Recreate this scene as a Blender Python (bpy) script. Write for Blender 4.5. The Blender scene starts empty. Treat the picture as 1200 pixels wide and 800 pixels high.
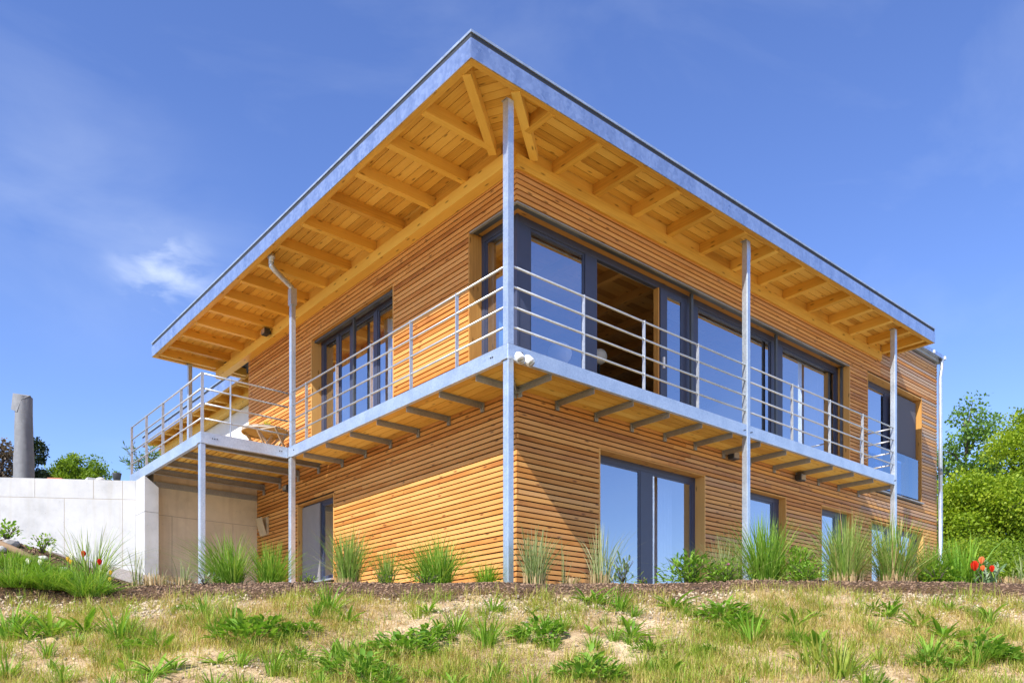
import bpy, math, random
import numpy as np
from mathutils import Vector

random.seed(7)
rng = np.random.default_rng(11)
scene = bpy.context.scene
C = scene.collection

# ------------------------------------------------------------------ camera, sky, sun, exposure
FW = (0.64880, 0.76096)           # horizontal viewing direction
RT = (0.76096, -0.64880)
CAM = (-6.452, -7.640, -1.078)
cam_data = bpy.data.cameras.new('camera')
cam = bpy.data.objects.new('camera', cam_data); C.objects.link(cam)
cam.location = CAM
cam.rotation_euler = (math.radians(90), 0, math.atan2(FW[1], FW[0]) - math.pi / 2)
cam_data.sensor_width = 36; cam_data.lens = 28.675
cam_data.shift_y = 0.3225
cam_data.clip_start = 0.05; cam_data.clip_end = 3000
scene.camera = cam

SUN = Vector((-1 / 0.97, -1 / 3.0, 1.0)).normalized()       # towards the sun
SUN_EL = math.asin(SUN.z); SUN_ROT = math.atan2(SUN.x, SUN.y)

world = bpy.data.worlds.new('World'); scene.world = world; world.use_nodes = True
wt = world.node_tree; wt.nodes.clear()
def wn(t, **k):
    n = wt.nodes.new(t)
    for a, v in k.items(): setattr(n, a, v)
    return n
wout = wn('ShaderNodeOutputWorld'); wbg = wn('ShaderNodeBackground'); wbg.inputs['Strength'].default_value = 0.15
sky = wn('ShaderNodeTexSky', sky_type='NISHITA', sun_disc=False)
sky.sun_elevation = SUN_EL; sky.sun_rotation = SUN_ROT
sky.altitude = 600; sky.air_density = 1.0; sky.dust_density = 0.25; sky.ozone_density = 3.0
hs = wn('ShaderNodeHueSaturation'); hs.inputs['Hue'].default_value = 0.516; hs.inputs['Saturation'].default_value = 1.14; hs.inputs['Value'].default_value = 0.94
wt.links.new(sky.outputs[0], hs.inputs['Color'])
# thin, wind-drawn cirrus all round the sky, with one denser puff low in the west
tc = wn('ShaderNodeTexCoord')
mp = wn('ShaderNodeMapping'); mp.inputs['Rotation'].default_value = (0.2, 0.5, 0.9); mp.inputs['Scale'].default_value = (1.0, 2.6, 5.0)
wt.links.new(tc.outputs['Generated'], mp.inputs['Vector'])
cn = wn('ShaderNodeTexNoise'); cn.inputs['Scale'].default_value = 1.7; cn.inputs['Detail'].default_value = 7; cn.inputs['Roughness'].default_value = 0.55
cn.inputs['Distortion'].default_value = 0.5
wt.links.new(mp.outputs[0], cn.inputs['Vector'])
cr = wn('ShaderNodeMapRange'); cr.inputs['From Min'].default_value = 0.50; cr.inputs['From Max'].default_value = 0.85; cr.inputs['To Max'].default_value = 0.10
wt.links.new(cn.outputs['Fac'], cr.inputs['Value'])
def cloud_patch(px, py, rad, strength, stretch, scale, lo, hi):
    f = 955.83
    v = Vector((FW[0] + RT[0] * (px - 600) / f, FW[1] + RT[1] * (px - 600) / f, (787 - py) / f)).normalized()
    vs = wn('ShaderNodeVectorMath', operation='SUBTRACT'); vs.inputs[1].default_value = v
    wt.links.new(tc.outputs['Generated'], vs.inputs[0])
    sc = wn('ShaderNodeVectorMath', operation='MULTIPLY'); sc.inputs[1].default_value = stretch
    wt.links.new(vs.outputs[0], sc.inputs[0])
    ln = wn('ShaderNodeVectorMath', operation='LENGTH'); wt.links.new(sc.outputs[0], ln.inputs[0])
    mr = wn('ShaderNodeMapRange', interpolation_type='SMOOTHERSTEP')
    mr.inputs['From Min'].default_value = rad; mr.inputs['From Max'].default_value = 0.0
    wt.links.new(ln.outputs['Value'], mr.inputs['Value'])
    nz = wn('ShaderNodeTexNoise'); nz.inputs['Scale'].default_value = scale; nz.inputs['Detail'].default_value = 6; nz.inputs['Distortion'].default_value = 0.35
    m2 = wn('ShaderNodeMapping'); m2.inputs['Scale'].default_value = (1, 1, 2.2); wt.links.new(tc.outputs['Generated'], m2.inputs['Vector'])
    wt.links.new(m2.outputs[0], nz.inputs['Vector'])
    r2 = wn('ShaderNodeMapRange'); r2.inputs['From Min'].default_value = lo; r2.inputs['From Max'].default_value = hi; r2.inputs['To Max'].default_value = strength
    wt.links.new(nz.outputs['Fac'], r2.inputs['Value'])
    mu = wn('ShaderNodeMath', operation='MULTIPLY'); wt.links.new(mr.outputs[0], mu.inputs[0]); wt.links.new(r2.outputs[0], mu.inputs[1])
    return mu
c1 = cloud_patch(194, 318, 0.075, 0.8, (1, 1, 1.3), 16.0, 0.44, 0.80)
c2 = cloud_patch(70, 255, 0.26, 0.20, (1, 1, 1.5), 4.5, 0.36, 0.8)
a1 = wn('ShaderNodeMath', operation='ADD'); wt.links.new(c1.outputs[0], a1.inputs[0]); wt.links.new(c2.outputs[0], a1.inputs[1])
a2 = wn('ShaderNodeMath', operation='ADD', use_clamp=True); wt.links.new(a1.outputs[0], a2.inputs[0]); wt.links.new(cr.outputs[0], a2.inputs[1])
cm = wn('ShaderNodeMixRGB'); cm.inputs[2].default_value = (4.4, 4.8, 5.3, 1)
wt.links.new(a2.outputs[0], cm.inputs[0]); wt.links.new(hs.outputs[0], cm.inputs[1])
wt.links.new(cm.outputs[0], wbg.inputs['Color']); wt.links.new(wbg.outputs[0], wout.inputs[0])

sl = bpy.data.lights.new('sun', 'SUN'); sl.energy = 3.9; sl.angle = math.radians(0.5); sl.color = (1.0, 0.955, 0.88)
so = bpy.data.objects.new('sun', sl); C.objects.link(so)
so.rotation_euler = (-SUN).to_track_quat('-Z', 'Y').to_euler(); so.location = (-20, -6, 20)

scene.view_settings.view_transform = 'Standard'; scene.view_settings.look = 'None'
scene.view_settings.exposure = 0.85; scene.view_settings.gamma = 1.0; scene.view_settings.use_curve_mapping = False
scene.render.engine = 'CYCLES'
scene.cycles.max_bounces = 10; scene.cycles.diffuse_bounces = 5; scene.cycles.transparent_max_bounces = 16
scene.cycles.glossy_bounces = 5; scene.cycles.caustics_reflective = False; scene.cycles.caustics_refractive = False

# ------------------------------------------------------------------ materials
M = {}
def newmat(name):
    m = bpy.data.materials.new(name); m.use_nodes = True
    nt = m.node_tree; nt.nodes.clear()
    out = nt.nodes.new('ShaderNodeOutputMaterial'); b = nt.nodes.new('ShaderNodeBsdfPrincipled')
    nt.links.new(b.outputs[0], out.inputs[0]); M[name] = m
    def N(t, **k):
        n = nt.nodes.new(t)
        for a, v in k.items(): setattr(n, a, v)
        return n
    return m, nt, b, out, N
def ramp(n, stops):
    e = n.color_ramp.elements
    while len(e) < len(stops): e.new(0.5)
    for i, (p, c) in enumerate(stops): e[i].position = p; e[i].color = (*c, 1)

def wood(name, dark, mid, light, grain=1.0, rough=0.62, grey=(0.36, 0.32, 0.28), knots=True, mottle=0.25, bump=0.25):
    m, nt, b, out, N = newmat(name); L = nt.links.new
    uv = N('ShaderNodeUVMap'); uv.uv_map = 'UVMap'
    ti = N('ShaderNodeAttribute', attribute_name='tint'); we = N('ShaderNodeAttribute', attribute_name='weather')
    cmb = N('ShaderNodeCombineXYZ'); mul = N('ShaderNodeMath', operation='MULTIPLY'); mul.inputs[1].default_value = 37
    L(ti.outputs['Fac'], mul.inputs[0]); L(mul.outputs[0], cmb.inputs[2])
    ad = N('ShaderNodeVectorMath', operation='ADD'); L(uv.outputs[0], ad.inputs[0]); L(cmb.outputs[0], ad.inputs[1])
    mp = N('ShaderNodeMapping'); mp.inputs['Scale'].default_value = (1.3 * grain, 55 * grain, 1); L(ad.outputs[0], mp.inputs[0])
    n1 = N('ShaderNodeTexNoise'); n1.inputs['Scale'].default_value = 1.0; n1.inputs['Detail'].default_value = 5; n1.inputs['Distortion'].default_value = 0.6
    L(mp.outputs[0], n1.inputs['Vector'])
    mp2 = N('ShaderNodeMapping'); mp2.inputs['Scale'].default_value = (1.6, 5, 1); L(ad.outputs[0], mp2.inputs[0])
    n2 = N('ShaderNodeTexNoise'); n2.inputs['Scale'].default_value = 1.0; n2.inputs['Detail'].default_value = 4; L(mp2.outputs[0], n2.inputs['Vector'])
    # board tint + grain -> ramp
    s1 = N('ShaderNodeMath', operation='MULTIPLY_ADD'); s1.inputs[1].default_value = 0.55; L(n1.outputs['Fac'], s1.inputs[0])
    s2 = N('ShaderNodeMath', operation='MULTIPLY_ADD'); s2.inputs[1].default_value = 0.62; s2.inputs[2].default_value = -0.30
    L(ti.outputs['Fac'], s2.inputs[0]); L(s2.outputs[0], s1.inputs[2])
    s3 = N('ShaderNodeMath', operation='MULTIPLY_ADD'); s3.inputs[1].default_value = mottle * 2; L(n2.outputs['Fac'], s3.inputs[0]); L(s1.outputs[0], s3.inputs[2])
    r = N('ShaderNodeValToRGB'); ramp(r, [(0.08, dark), (0.42, mid), (0.85, light)]); L(s3.outputs[0], r.inputs[0])
    col = r.outputs[0]
    if knots:
        mk = N('ShaderNodeMapping'); mk.inputs['Scale'].default_value = (2.6, 9.0, 1); L(ad.outputs[0], mk.inputs[0])
        vo = N('ShaderNodeTexVoronoi'); vo.inputs['Scale'].default_value = 1.0; vo.voronoi_dimensions = '2D'
        off = N('ShaderNodeCombineXYZ'); L(mul.outputs[0], off.inputs[0]); L(mul.outputs[0], off.inputs[1])
        av = N('ShaderNodeVectorMath', operation='ADD'); L(mk.outputs[0], av.inputs[0]); L(off.outputs[0], av.inputs[1]); L(av.outputs[0], vo.inputs['Vector'])
        kr = N('ShaderNodeMapRange'); kr.inputs['From Min'].default_value = 0.16; kr.inputs['From Max'].default_value = 0.05; kr.inputs['To Max'].default_value = 0.75
        L(vo.outputs['Distance'], kr.inputs['Value'])
        sep = N('ShaderNodeSeparateColor'); L(vo.outputs['Color'], sep.inputs[0])
        gt = N('ShaderNodeMath', operation='GREATER_THAN'); gt.inputs[1].default_value = 0.72; L(sep.outputs[0], gt.inputs[0])
        km = N('ShaderNodeMath', operation='MULTIPLY'); L(kr.outputs[0], km.inputs[0]); L(gt.outputs[0], km.inputs[1])
        mx = N('ShaderNodeMixRGB'); mx.inputs[2].default_value = (dark[0] * 0.35, dark[1] * 0.3, dark[2] * 0.3, 1)
        L(km.outputs[0], mx.inputs[0]); L(col, mx.inputs[1]); col = mx.outputs[0]
    # silvering with age
    n3 = N('ShaderNodeTexNoise'); n3.inputs['Scale'].default_value = 3.0; n3.inputs['Detail'].default_value = 5; L(mp2.outputs[0], n3.inputs['Vector'])
    wm = N('ShaderNodeMath', operation='MULTIPLY_ADD', use_clamp=True); wm.inputs[1].default_value = 0.7; wm.inputs[2].default_value = -0.35; L(n3.outputs['Fac'], wm.inputs[0])
    wa = N('ShaderNodeMath', operation='ADD'); L(wm.outputs[0], wa.inputs[0]); L(we.outputs['Fac'], wa.inputs[1])
    wg = N('ShaderNodeMath', operation='MULTIPLY', use_clamp=True); L(wa.outputs[0], wg.inputs[0]); L(we.outputs['Fac'], wg.inputs[1])
    gm = N('ShaderNodeMixRGB'); gm.inputs[2].default_value = (*grey, 1); L(wg.outputs[0], gm.inputs[0]); L(col, gm.inputs[1])
    L(gm.outputs[0], b.inputs['Base Color'])
    b.inputs['Roughness'].default_value = rough; b.inputs['Specular IOR Level'].default_value = 0.25
    bp = N('ShaderNodeBump'); bp.inputs['Strength'].default_value = bump; bp.inputs['Distance'].default_value = 0.003
    L(n1.outputs['Fac'], bp.inputs['Height']); L(bp.outputs[0], b.inputs['Normal'])
    return m
wood('larch', (0.25, 0.075, 0.014), (0.53, 0.215, 0.045), (0.69, 0.345, 0.10), mottle=0.34)
wood('spruce', (0.48, 0.24, 0.036), (0.74, 0.435, 0.075), (0.86, 0.57, 0.13), rough=0.55, mottle=0.2)
wood('spruce_board', (0.46, 0.23, 0.036), (0.72, 0.42, 0.075), (0.84, 0.55, 0.13), rough=0.55, mottle=0.22)
wood('deck_wood', (0.46, 0.22, 0.035), (0.72, 0.40, 0.065), (0.82, 0.53, 0.12), rough=0.65)
wood('reveal_wood', (0.38, 0.17, 0.04), (0.58, 0.30, 0.08), (0.68, 0.40, 0.14), rough=0.6)
wood('ceiling_wood', (0.26, 0.12, 0.03), (0.42, 0.21, 0.06), (0.5, 0.28, 0.09), rough=0.5)
wood('teak', (0.28, 0.22, 0.16), (0.42, 0.36, 0.28), (0.55, 0.48, 0.4), rough=0.8, knots=False)
wood('log', (0.10, 0.06, 0.03), (0.22, 0.14, 0.08), (0.34, 0.24, 0.14), rough=0.85, knots=False)

def plain(name, col, rough=0.5, metal=0.0, var=0.1, scale=8.0, bump=0.0, spec=0.5, tint=0.0, detail=5):
    m, nt, b, out, N = newmat(name); L = nt.links.new
    g = N('ShaderNodeNewGeometry'); n = N('ShaderNodeTexNoise'); n.inputs['Scale'].default_value = scale; n.inputs['Detail'].default_value = detail
    L(g.outputs['Position'], n.inputs['Vector'])
    r = N('ShaderNodeValToRGB')
    ramp(r, [(0.3, tuple(c * (1 - var) for c in col)), (0.7, tuple(min(1, c * (1 + var)) for c in col))]); L(n.outputs['Fac'], r.inputs[0])
    c = r.outputs[0]
    if tint:
        ti = N('ShaderNodeAttribute', attribute_name='tint')
        mr = N('ShaderNodeMapRange'); mr.inputs['To Min'].default_value = 1 - tint; mr.inputs['To Max'].default_value = 1 + tint; L(ti.outputs['Fac'], mr.inputs['Value'])
        mm = N('ShaderNodeVectorMath', operation='SCALE'); L(c, mm.inputs[0]); L(mr.outputs[0], mm.inputs['Scale']); c = mm.outputs[0]
    L(c, b.inputs['Base Color'])
    b.inputs['Roughness'].default_value = rough; b.inputs['Metallic'].default_value = metal; b.inputs['Specular IOR Level'].default_value = spec
    if bump:
        bp = N('ShaderNodeBump'); bp.inputs['Strength'].default_value = bump; bp.inputs['Distance'].default_value = 0.01
        L(n.outputs['Fac'], bp.inputs['Height']); L(bp.outputs[0], b.inputs['Normal'])
    return m
def galv(name, c0, c1, metal=0.55, rough=0.42, scale=60, streak=False):
    m, nt, b, out, N = newmat(name); L = nt.links.new
    g = N('ShaderNodeNewGeometry')
    v = N('ShaderNodeTexVoronoi'); v.inputs['Scale'].default_value = scale; L(g.outputs['Position'], v.inputs['Vector'])
    n = N('ShaderNodeTexNoise'); n.inputs['Scale'].default_value = 3.5; n.inputs['Detail'].default_value = 6
    if streak:
        mp = N('ShaderNodeMapping'); mp.inputs['Scale'].default_value = (1.6, 1.6, 0.25); L(g.outputs['Position'], mp.inputs[0]); L(mp.outputs[0], n.inputs['Vector'])
    else: L(g.outputs['Position'], n.inputs['Vector'])
    sp = N('ShaderNodeSeparateColor'); L(v.outputs['Color'], sp.inputs[0])
    ad = N('ShaderNodeMath', operation='MULTIPLY_ADD'); ad.inputs[1].default_value = 0.3; L(sp.outputs[0], ad.inputs[0])
    ad2 = N('ShaderNodeMath', operation='MULTIPLY'); ad2.inputs[1].default_value = 0.75; L(n.outputs['Fac'], ad2.inputs[0]); L(ad2.outputs[0], ad.inputs[2])
    r = N('ShaderNodeValToRGB'); ramp(r, [(0.25, c0), (0.75, c1)]); L(ad.outputs[0], r.inputs[0]); L(r.outputs[0], b.inputs['Base Color'])
    b.inputs['Metallic'].default_value = metal
    rr = N('ShaderNodeMapRange'); rr.inputs['To Min'].default_value = rough - 0.08; rr.inputs['To Max'].default_value = rough + 0.12; L(ad.outputs[0], rr.inputs['Value']); L(rr.outputs[0], b.inputs['Roughness'])
    bp = N('ShaderNodeBump'); bp.inputs['Strength'].default_value = 0.08; bp.inputs['Distance'].default_value = 0.004; L(n.outputs['Fac'], bp.inputs['Height']); L(bp.outputs[0], b.inputs['Normal'])
    return m
galv('galvanised', (0.46, 0.53, 0.61), (0.64, 0.71, 0.79), metal=0.72, rough=0.38)
galv('rail_steel', (0.42, 0.44, 0.46), (0.58, 0.60, 0.62), metal=0.6, rough=0.36)
galv('bracket_steel', (0.26, 0.26, 0.25), (0.38, 0.38, 0.36), metal=0.3, rough=0.5)
galv('zinc', (0.36, 0.45, 0.60), (0.56, 0.65, 0.80), metal=0.8, rough=0.30, scale=25, streak=True)
galv('coping', (0.5, 0.57, 0.62), (0.64, 0.72, 0.78), metal=0.7, rough=0.35, scale=12)
plain('shadow_gap', (0.03, 0.035, 0.045), 0.7)
plain('membrane', (0.018, 0.014, 0.011), 0.9)
plain('anthracite', (0.050, 0.060, 0.105), 0.38, 0.0, 0.06)
plain('blind_track', (0.09, 0.10, 0.11), 0.4, 0.3)
plain('screen_cloth', (0.10, 0.10, 0.12), 0.8, 0, 0.05, 40)
plain('door_grey', (0.24, 0.23, 0.23), 0.6, 0, 0.05, 5)
plain('interior_white', (0.62, 0.58, 0.53), 0.8, 0, 0.03)
plain('interior_floor', (0.30, 0.20, 0.12), 0.5)
plain('render_white', (0.78, 0.77, 0.75), 0.85, 0, 0.03, 4)
plain('curtain', (0.62, 0.64, 0.70), 0.9, 0, 0.06, 6)
plain('blue_cloth', (0.30, 0.55, 0.70), 0.85, 0, 0.1, 6)
plain('globe', (0.85, 0.86, 0.88), 0.5, 0, 0.02)
plain('rust_cloth', (0.35, 0.12, 0.06), 0.8)
plain('dark_plastic', (0.03, 0.032, 0.036), 0.5)
plain('white_plastic', (0.8, 0.81, 0.82), 0.3)
plain('lens_glass', (0.5, 0.52, 0.55), 0.12, 0.6)
plain('box_panel', (0.50, 0.40, 0.25), 0.6, 0, 0.12)
plain('parasol_cloth', (0.20, 0.205, 0.215), 0.85, 0, 0.12, 9, 0.15)
plain('terracotta', (0.42, 0.16, 0.08), 0.8, 0, 0.15, 20)
plain('pot_dark', (0.05, 0.055, 0.06), 0.6)
plain('stone', (0.42, 0.40, 0.37), 0.9, 0, 0.25, 14, 0.5, tint=0.25)
plain('roof_tile', (0.06, 0.05, 0.05), 0.8)
plain('bark', (0.10, 0.075, 0.055), 0.95, 0, 0.3, 12, 0.6)

def concrete(name, base, stain):
    m, nt, b, out, N = newmat(name); L = nt.links.new
    g = N('ShaderNodeNewGeometry')
    n = N('ShaderNodeTexNoise'); n.inputs['Scale'].default_value = 1.4; n.inputs['Detail'].default_value = 8; n.inputs['Roughness'].default_value = 0.62; L(g.outputs['Position'], n.inputs['Vector'])
    mp = N('ShaderNodeMapping'); mp.inputs['Scale'].default_value = (5, 5, 0.35); L(g.outputs['Position'], mp.inputs[0])
    n2 = N('ShaderNodeTexNoise'); n2.inputs['Scale'].default_value = 1.5; n2.inputs['Detail'].default_value = 5; L(mp.outputs[0], n2.inputs['Vector'])
    r = N('ShaderNodeValToRGB'); ramp(r, [(0.28, tuple(c * 0.70 for c in base)), (0.48, tuple(c * 0.93 for c in base)), (0.72, tuple(c * 1.08 for c in base))]); L(n.outputs['Fac'], r.inputs[0])
    sr = N('ShaderNodeMapRange'); sr.inputs['From Min'].default_value = 0.52; sr.inputs['From Max'].default_value = 0.75; sr.inputs['To Max'].default_value = 0.5; L(n2.outputs['Fac'], sr.inputs['Value'])
    mx = N('ShaderNodeMixRGB'); mx.inputs[2].default_value = (*stain, 1); L(sr.outputs[0], mx.inputs[0]); L(r.outputs[0], mx.inputs[1])
    v = N('ShaderNodeTexVoronoi'); v.inputs['Scale'].default_value = 9; L(g.outputs['Position'], v.inputs['Vector'])
    pr = N('ShaderNodeMapRange'); pr.inputs['From Min'].default_value = 0.075; pr.inputs['From Max'].default_value = 0.05; pr.inputs['To Max'].default_value = 0.6; L(v.outputs['Distance'], pr.inputs['Value'])
    m2 = N('ShaderNodeMixRGB'); m2.inputs[2].default_value = (0.25, 0.22, 0.18, 1); L(pr.outputs[0], m2.inputs[0]); L(mx.outputs[0], m2.inputs[1])
    L(m2.outputs[0], b.inputs['Base Color']); b.inputs['Roughness'].default_value = 0.85
    bp = N('ShaderNodeBump'); bp.inputs['Strength'].default_value = 0.15; bp.inputs['Distance'].default_value = 0.006; L(n.outputs['Fac'], bp.inputs['Height']); L(bp.outputs[0], b.inputs['Normal'])
concrete('concrete', (0.49, 0.49, 0.487), (0.40, 0.375, 0.32))
concrete('concrete_tan', (0.70, 0.60, 0.43), (0.50, 0.39, 0.26))
plain('concrete_joint', (0.34, 0.29, 0.22), 0.9)

# coated double glazing: a tinted see-through pane with a fairly strong blue-ish mirror coat
def glass(name, base_ref, tint, refl):
    m, nt, b, out, N = newmat(name); nt.nodes.remove(b); L = nt.links.new
    t = N('ShaderNodeBsdfTransparent'); t.inputs[0].default_value = (*tint, 1)
    gl = N('ShaderNodeBsdfGlossy'); gl.inputs['Color'].default_value = (*refl, 1); gl.inputs['Roughness'].default_value = 0.0
    fr = N('ShaderNodeFresnel'); fr.inputs['IOR'].default_value = 1.5
    a = N('ShaderNodeMath', operation='MULTIPLY_ADD', use_clamp=True); a.inputs[1].default_value = 1.3; a.inputs[2].default_value = base_ref; L(fr.outputs[0], a.inputs[0])
    g = N('ShaderNodeNewGeometry'); n = N('ShaderNodeTexNoise'); n.inputs['Scale'].default_value = 0.9; L(g.outputs['Position'], n.inputs['Vector'])
    bp = N('ShaderNodeBump'); bp.inputs['Strength'].default_value = 0.02; bp.inputs['Distance'].default_value = 0.05; L(n.outputs['Fac'], bp.inputs['Height']); L(bp.outputs[0], gl.inputs['Normal'])
    bf = N('ShaderNodeMath', operation='SUBTRACT'); bf.inputs[0].default_value = 1.0; L(g.outputs['Backfacing'], bf.inputs[1])
    ff = N('ShaderNodeMath', operation='MULTIPLY'); L(a.outputs[0], ff.inputs[0]); L(bf.outputs[0], ff.inputs[1])
    mx = N('ShaderNodeMixShader'); L(ff.outputs[0], mx.inputs[0]); L(t.outputs[0], mx.inputs[1]); L(gl.outputs[0], mx.inputs[2]); L(mx.outputs[0], out.inputs[0])
glass('glass', 0.47, (0.84, 0.87, 0.92), (0.88, 0.92, 1.0))
glass('frosted', 0.25, (0.55, 0.66, 0.80), (0.75, 0.88, 1.0))

def leafmat(name, cols, rough=0.55, trans=0.35):
    m, nt, b, out, N = newmat(name); L = nt.links.new
    ti = N('ShaderNodeAttribute', attribute_name='tint')
    r = N('ShaderNodeValToRGB'); ramp(r, [(i / (len(cols) - 1), c) for i, c in enumerate(cols)]); L(ti.outputs['Fac'], r.inputs[0])
    L(r.outputs[0], b.inputs['Base Color']); b.inputs['Roughness'].default_value = rough; b.inputs['Specular IOR Level'].default_value = 0.3
    tr = N('ShaderNodeBsdfTranslucent'); mm = N('ShaderNodeVectorMath', operation='MULTIPLY'); mm.inputs[1].default_value = (1.3, 1.35, 0.7); L(r.outputs[0], mm.inputs[0]); L(mm.outputs[0], tr.inputs[0])
    mx = N('ShaderNodeMixShader'); mx.inputs[0].default_value = trans; L(b.outputs[0], mx.inputs[1]); L(tr.outputs[0], mx.inputs[2]); L(mx.outputs[0], out.inputs[0])
leafmat('tuft_green', [(0.10, 0.22, 0.02), (0.18, 0.34, 0.03), (0.28, 0.44, 0.06), (0.48, 0.52, 0.14)])
leafmat('tuft_pale', [(0.15, 0.22, 0.07), (0.26, 0.33, 0.12), (0.42, 0.45, 0.22), (0.55, 0.52, 0.32)])
leafmat('tuft_grey', [(0.12, 0.24, 0.035), (0.22, 0.35, 0.06), (0.36, 0.46, 0.12), (0.60, 0.58, 0.26)])
leafmat('bright_leaf', [(0.12, 0.26, 0.02), (0.22, 0.38, 0.03), (0.32, 0.46, 0.05)])
leafmat('bush_leaf', [(0.09, 0.21, 0.02), (0.18, 0.34, 0.035), (0.30, 0.46, 0.07)])
leafmat('weed_leaf', [(0.11, 0.25, 0.02), (0.20, 0.38, 0.035), (0.34, 0.50, 0.07)])
leafmat('weed_yellow', [(0.16, 0.26, 0.03), (0.28, 0.36, 0.045), (0.42, 0.43, 0.08)])
leafmat('glaucous', [(0.14, 0.24, 0.10), (0.24, 0.36, 0.18), (0.40, 0.48, 0.32)])
leafmat('straw', [(0.28, 0.17, 0.08), (0.50, 0.35, 0.17), (0.68, 0.53, 0.31)], trans=0.15)
leafmat('bank_grass', [(0.13, 0.27, 0.02), (0.27, 0.38, 0.035), (0.44, 0.43, 0.08), (0.56, 0.42, 0.16), (0.66, 0.49, 0.25)], trans=0.25)
leafmat('tree_light', [(0.14, 0.23, 0.012), (0.26, 0.36, 0.018), (0.40, 0.46, 0.035)], trans=0.4)
leafmat('tree_mid', [(0.10, 0.18, 0.012), (0.19, 0.29, 0.02), (0.30, 0.39, 0.035)], trans=0.4)
leafmat('tree_sparse', [(0.07, 0.15, 0.03), (0.14, 0.25, 0.04), (0.23, 0.35, 0.07)], trans=0.35)
leafmat('tree_olive', [(0.09, 0.10, 0.02), (0.18, 0.19, 0.04), (0.26, 0.26, 0.07)], trans=0.35)
leafmat('conifer', [(0.015, 0.03, 0.012), (0.03, 0.05, 0.02), (0.05, 0.07, 0.03)], trans=0.15)
leafmat('brown_twig', [(0.10, 0.07, 0.05), (0.17, 0.12, 0.08), (0.22, 0.18, 0.10)], trans=0.1)
leafmat('petal_red', [(0.55, 0.02, 0.01), (0.75, 0.05, 0.015)], 0.4, 0.3)
leafmat('petal_white', [(0.75, 0.73, 0.62), (0.85, 0.84, 0.78)], 0.4, 0.3)
leafmat('petal_yellow', [(0.75, 0.48, 0.03), (0.85, 0.66, 0.15)], 0.4, 0.3)
leafmat('petal_orange', [(0.75, 0.16, 0.02), (0.85, 0.35, 0.15)], 0.4, 0.3)
leafmat('petal_pink', [(0.65, 0.18, 0.42), (0.75, 0.3, 0.5)], 0.4, 0.3)

def groundmat():
    m, nt, b, out, N = newmat('bank_soil'); L = nt.links.new
    g = N('ShaderNodeNewGeometry')
    dp = N('ShaderNodeVectorMath', operation='DOT_PRODUCT'); dp.inputs[1].default_value = (FW[0], FW[1], 0); L(g.outputs['Position'], dp.inputs[0])
    d0 = CAM[0] * FW[0] + CAM[1] * FW[1]
    n0 = N('ShaderNodeTexNoise'); n0.inputs['Scale'].default_value = 1.7; n0.inputs['Detail'].default_value = 6; L(g.outputs['Position'], n0.inputs['Vector'])
    nd = N('ShaderNodeMath', operation='MULTIPLY_ADD'); nd.inputs[1].default_value = 1.1; L(n0.outputs['Fac'], nd.inputs[0]); L(dp.outputs['Value'], nd.inputs[2])
    bed = N('ShaderNodeMapRange'); bed.inputs['From Min'].default_value = d0 + 8.62 + 0.55; bed.inputs['From Max'].default_value = d0 + 8.90 + 0.55; L(nd.outputs[0], bed.inputs['Value'])
    n1 = N('ShaderNodeTexNoise'); n1.inputs['Scale'].default_value = 2.3; n1.inputs['Detail'].default_value = 9; n1.inputs['Roughness'].default_value = 0.65; L(g.outputs['Position'], n1.inputs['Vector'])
    r1 = N('ShaderNodeValToRGB'); ramp(r1, [(0.30, (0.30, 0.20, 0.11)), (0.45, (0.46, 0.33, 0.19)), (0.58, (0.60, 0.45, 0.27)), (0.75, (0.68, 0.55, 0.36))]); L(n1.outputs['Fac'], r1.inputs[0])
    n2 = N('ShaderNodeTexNoise'); n2.inputs['Scale'].default_value = 28; n2.inputs['Detail'].default_value = 6; L(g.outputs['Position'], n2.inputs['Vector'])
    r2 = N('ShaderNodeValToRGB'); ramp(r2, [(0.3, (0.05, 0.032, 0.02)), (0.55, (0.12, 0.07, 0.042)), (0.75, (0.22, 0.14, 0.09))]); L(n2.outputs['Fac'], r2.inputs[0])
    mx = N('ShaderNodeMixRGB'); L(bed.outputs[0], mx.inputs[0]); L(r1.outputs[0], mx.inputs[1]); L(r2.outputs[0], mx.inputs[2])
    ter = N('ShaderNodeMapRange'); ter.inputs['From Min'].default_value = d0 + 10.9 + 0.55; ter.inputs['From Max'].default_value = d0 + 11.2 + 0.55; L(nd.outputs[0], ter.inputs['Value'])  # hidden terrace ground made pale to bounce light up under decks and soffit
    r3_ = N('ShaderNodeValToRGB'); ramp(r3_, [(0.3, (0.34, 0.31, 0.27)), (0.6, (0.56, 0.52, 0.45)), (0.8, (0.66, 0.62, 0.55))]); L(n2.outputs['Fac'], r3_.inputs[0])
    mt = N('ShaderNodeMixRGB'); L(ter.outputs[0], mt.inputs[0]); L(mx.outputs[0], mt.inputs[1]); L(r3_.outputs[0], mt.inputs[2]); mx = mt
    L(mx.outputs[0], b.inputs['Base Color']); b.inputs['Roughness'].default_value = 0.95; b.inputs['Specular IOR Level'].default_value = 0.1
    bp = N('ShaderNodeBump'); bp.inputs['Strength'].default_value = 0.7; bp.inputs['Distance'].default_value = 0.03
    L(n2.outputs['Fac'], bp.inputs['Height']); L(bp.outputs[0], b.inputs['Normal'])
groundmat()
plain('chip', (0.20, 0.125, 0.075), 0.9, 0, 0.3, 30, tint=0.75)
plain('pebble', (0.50, 0.40, 0.28), 0.9, 0, 0.2, 30, tint=0.35)
plain('garden_soil', (0.16, 0.13, 0.07), 0.95, 0, 0.3, 5)

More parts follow.
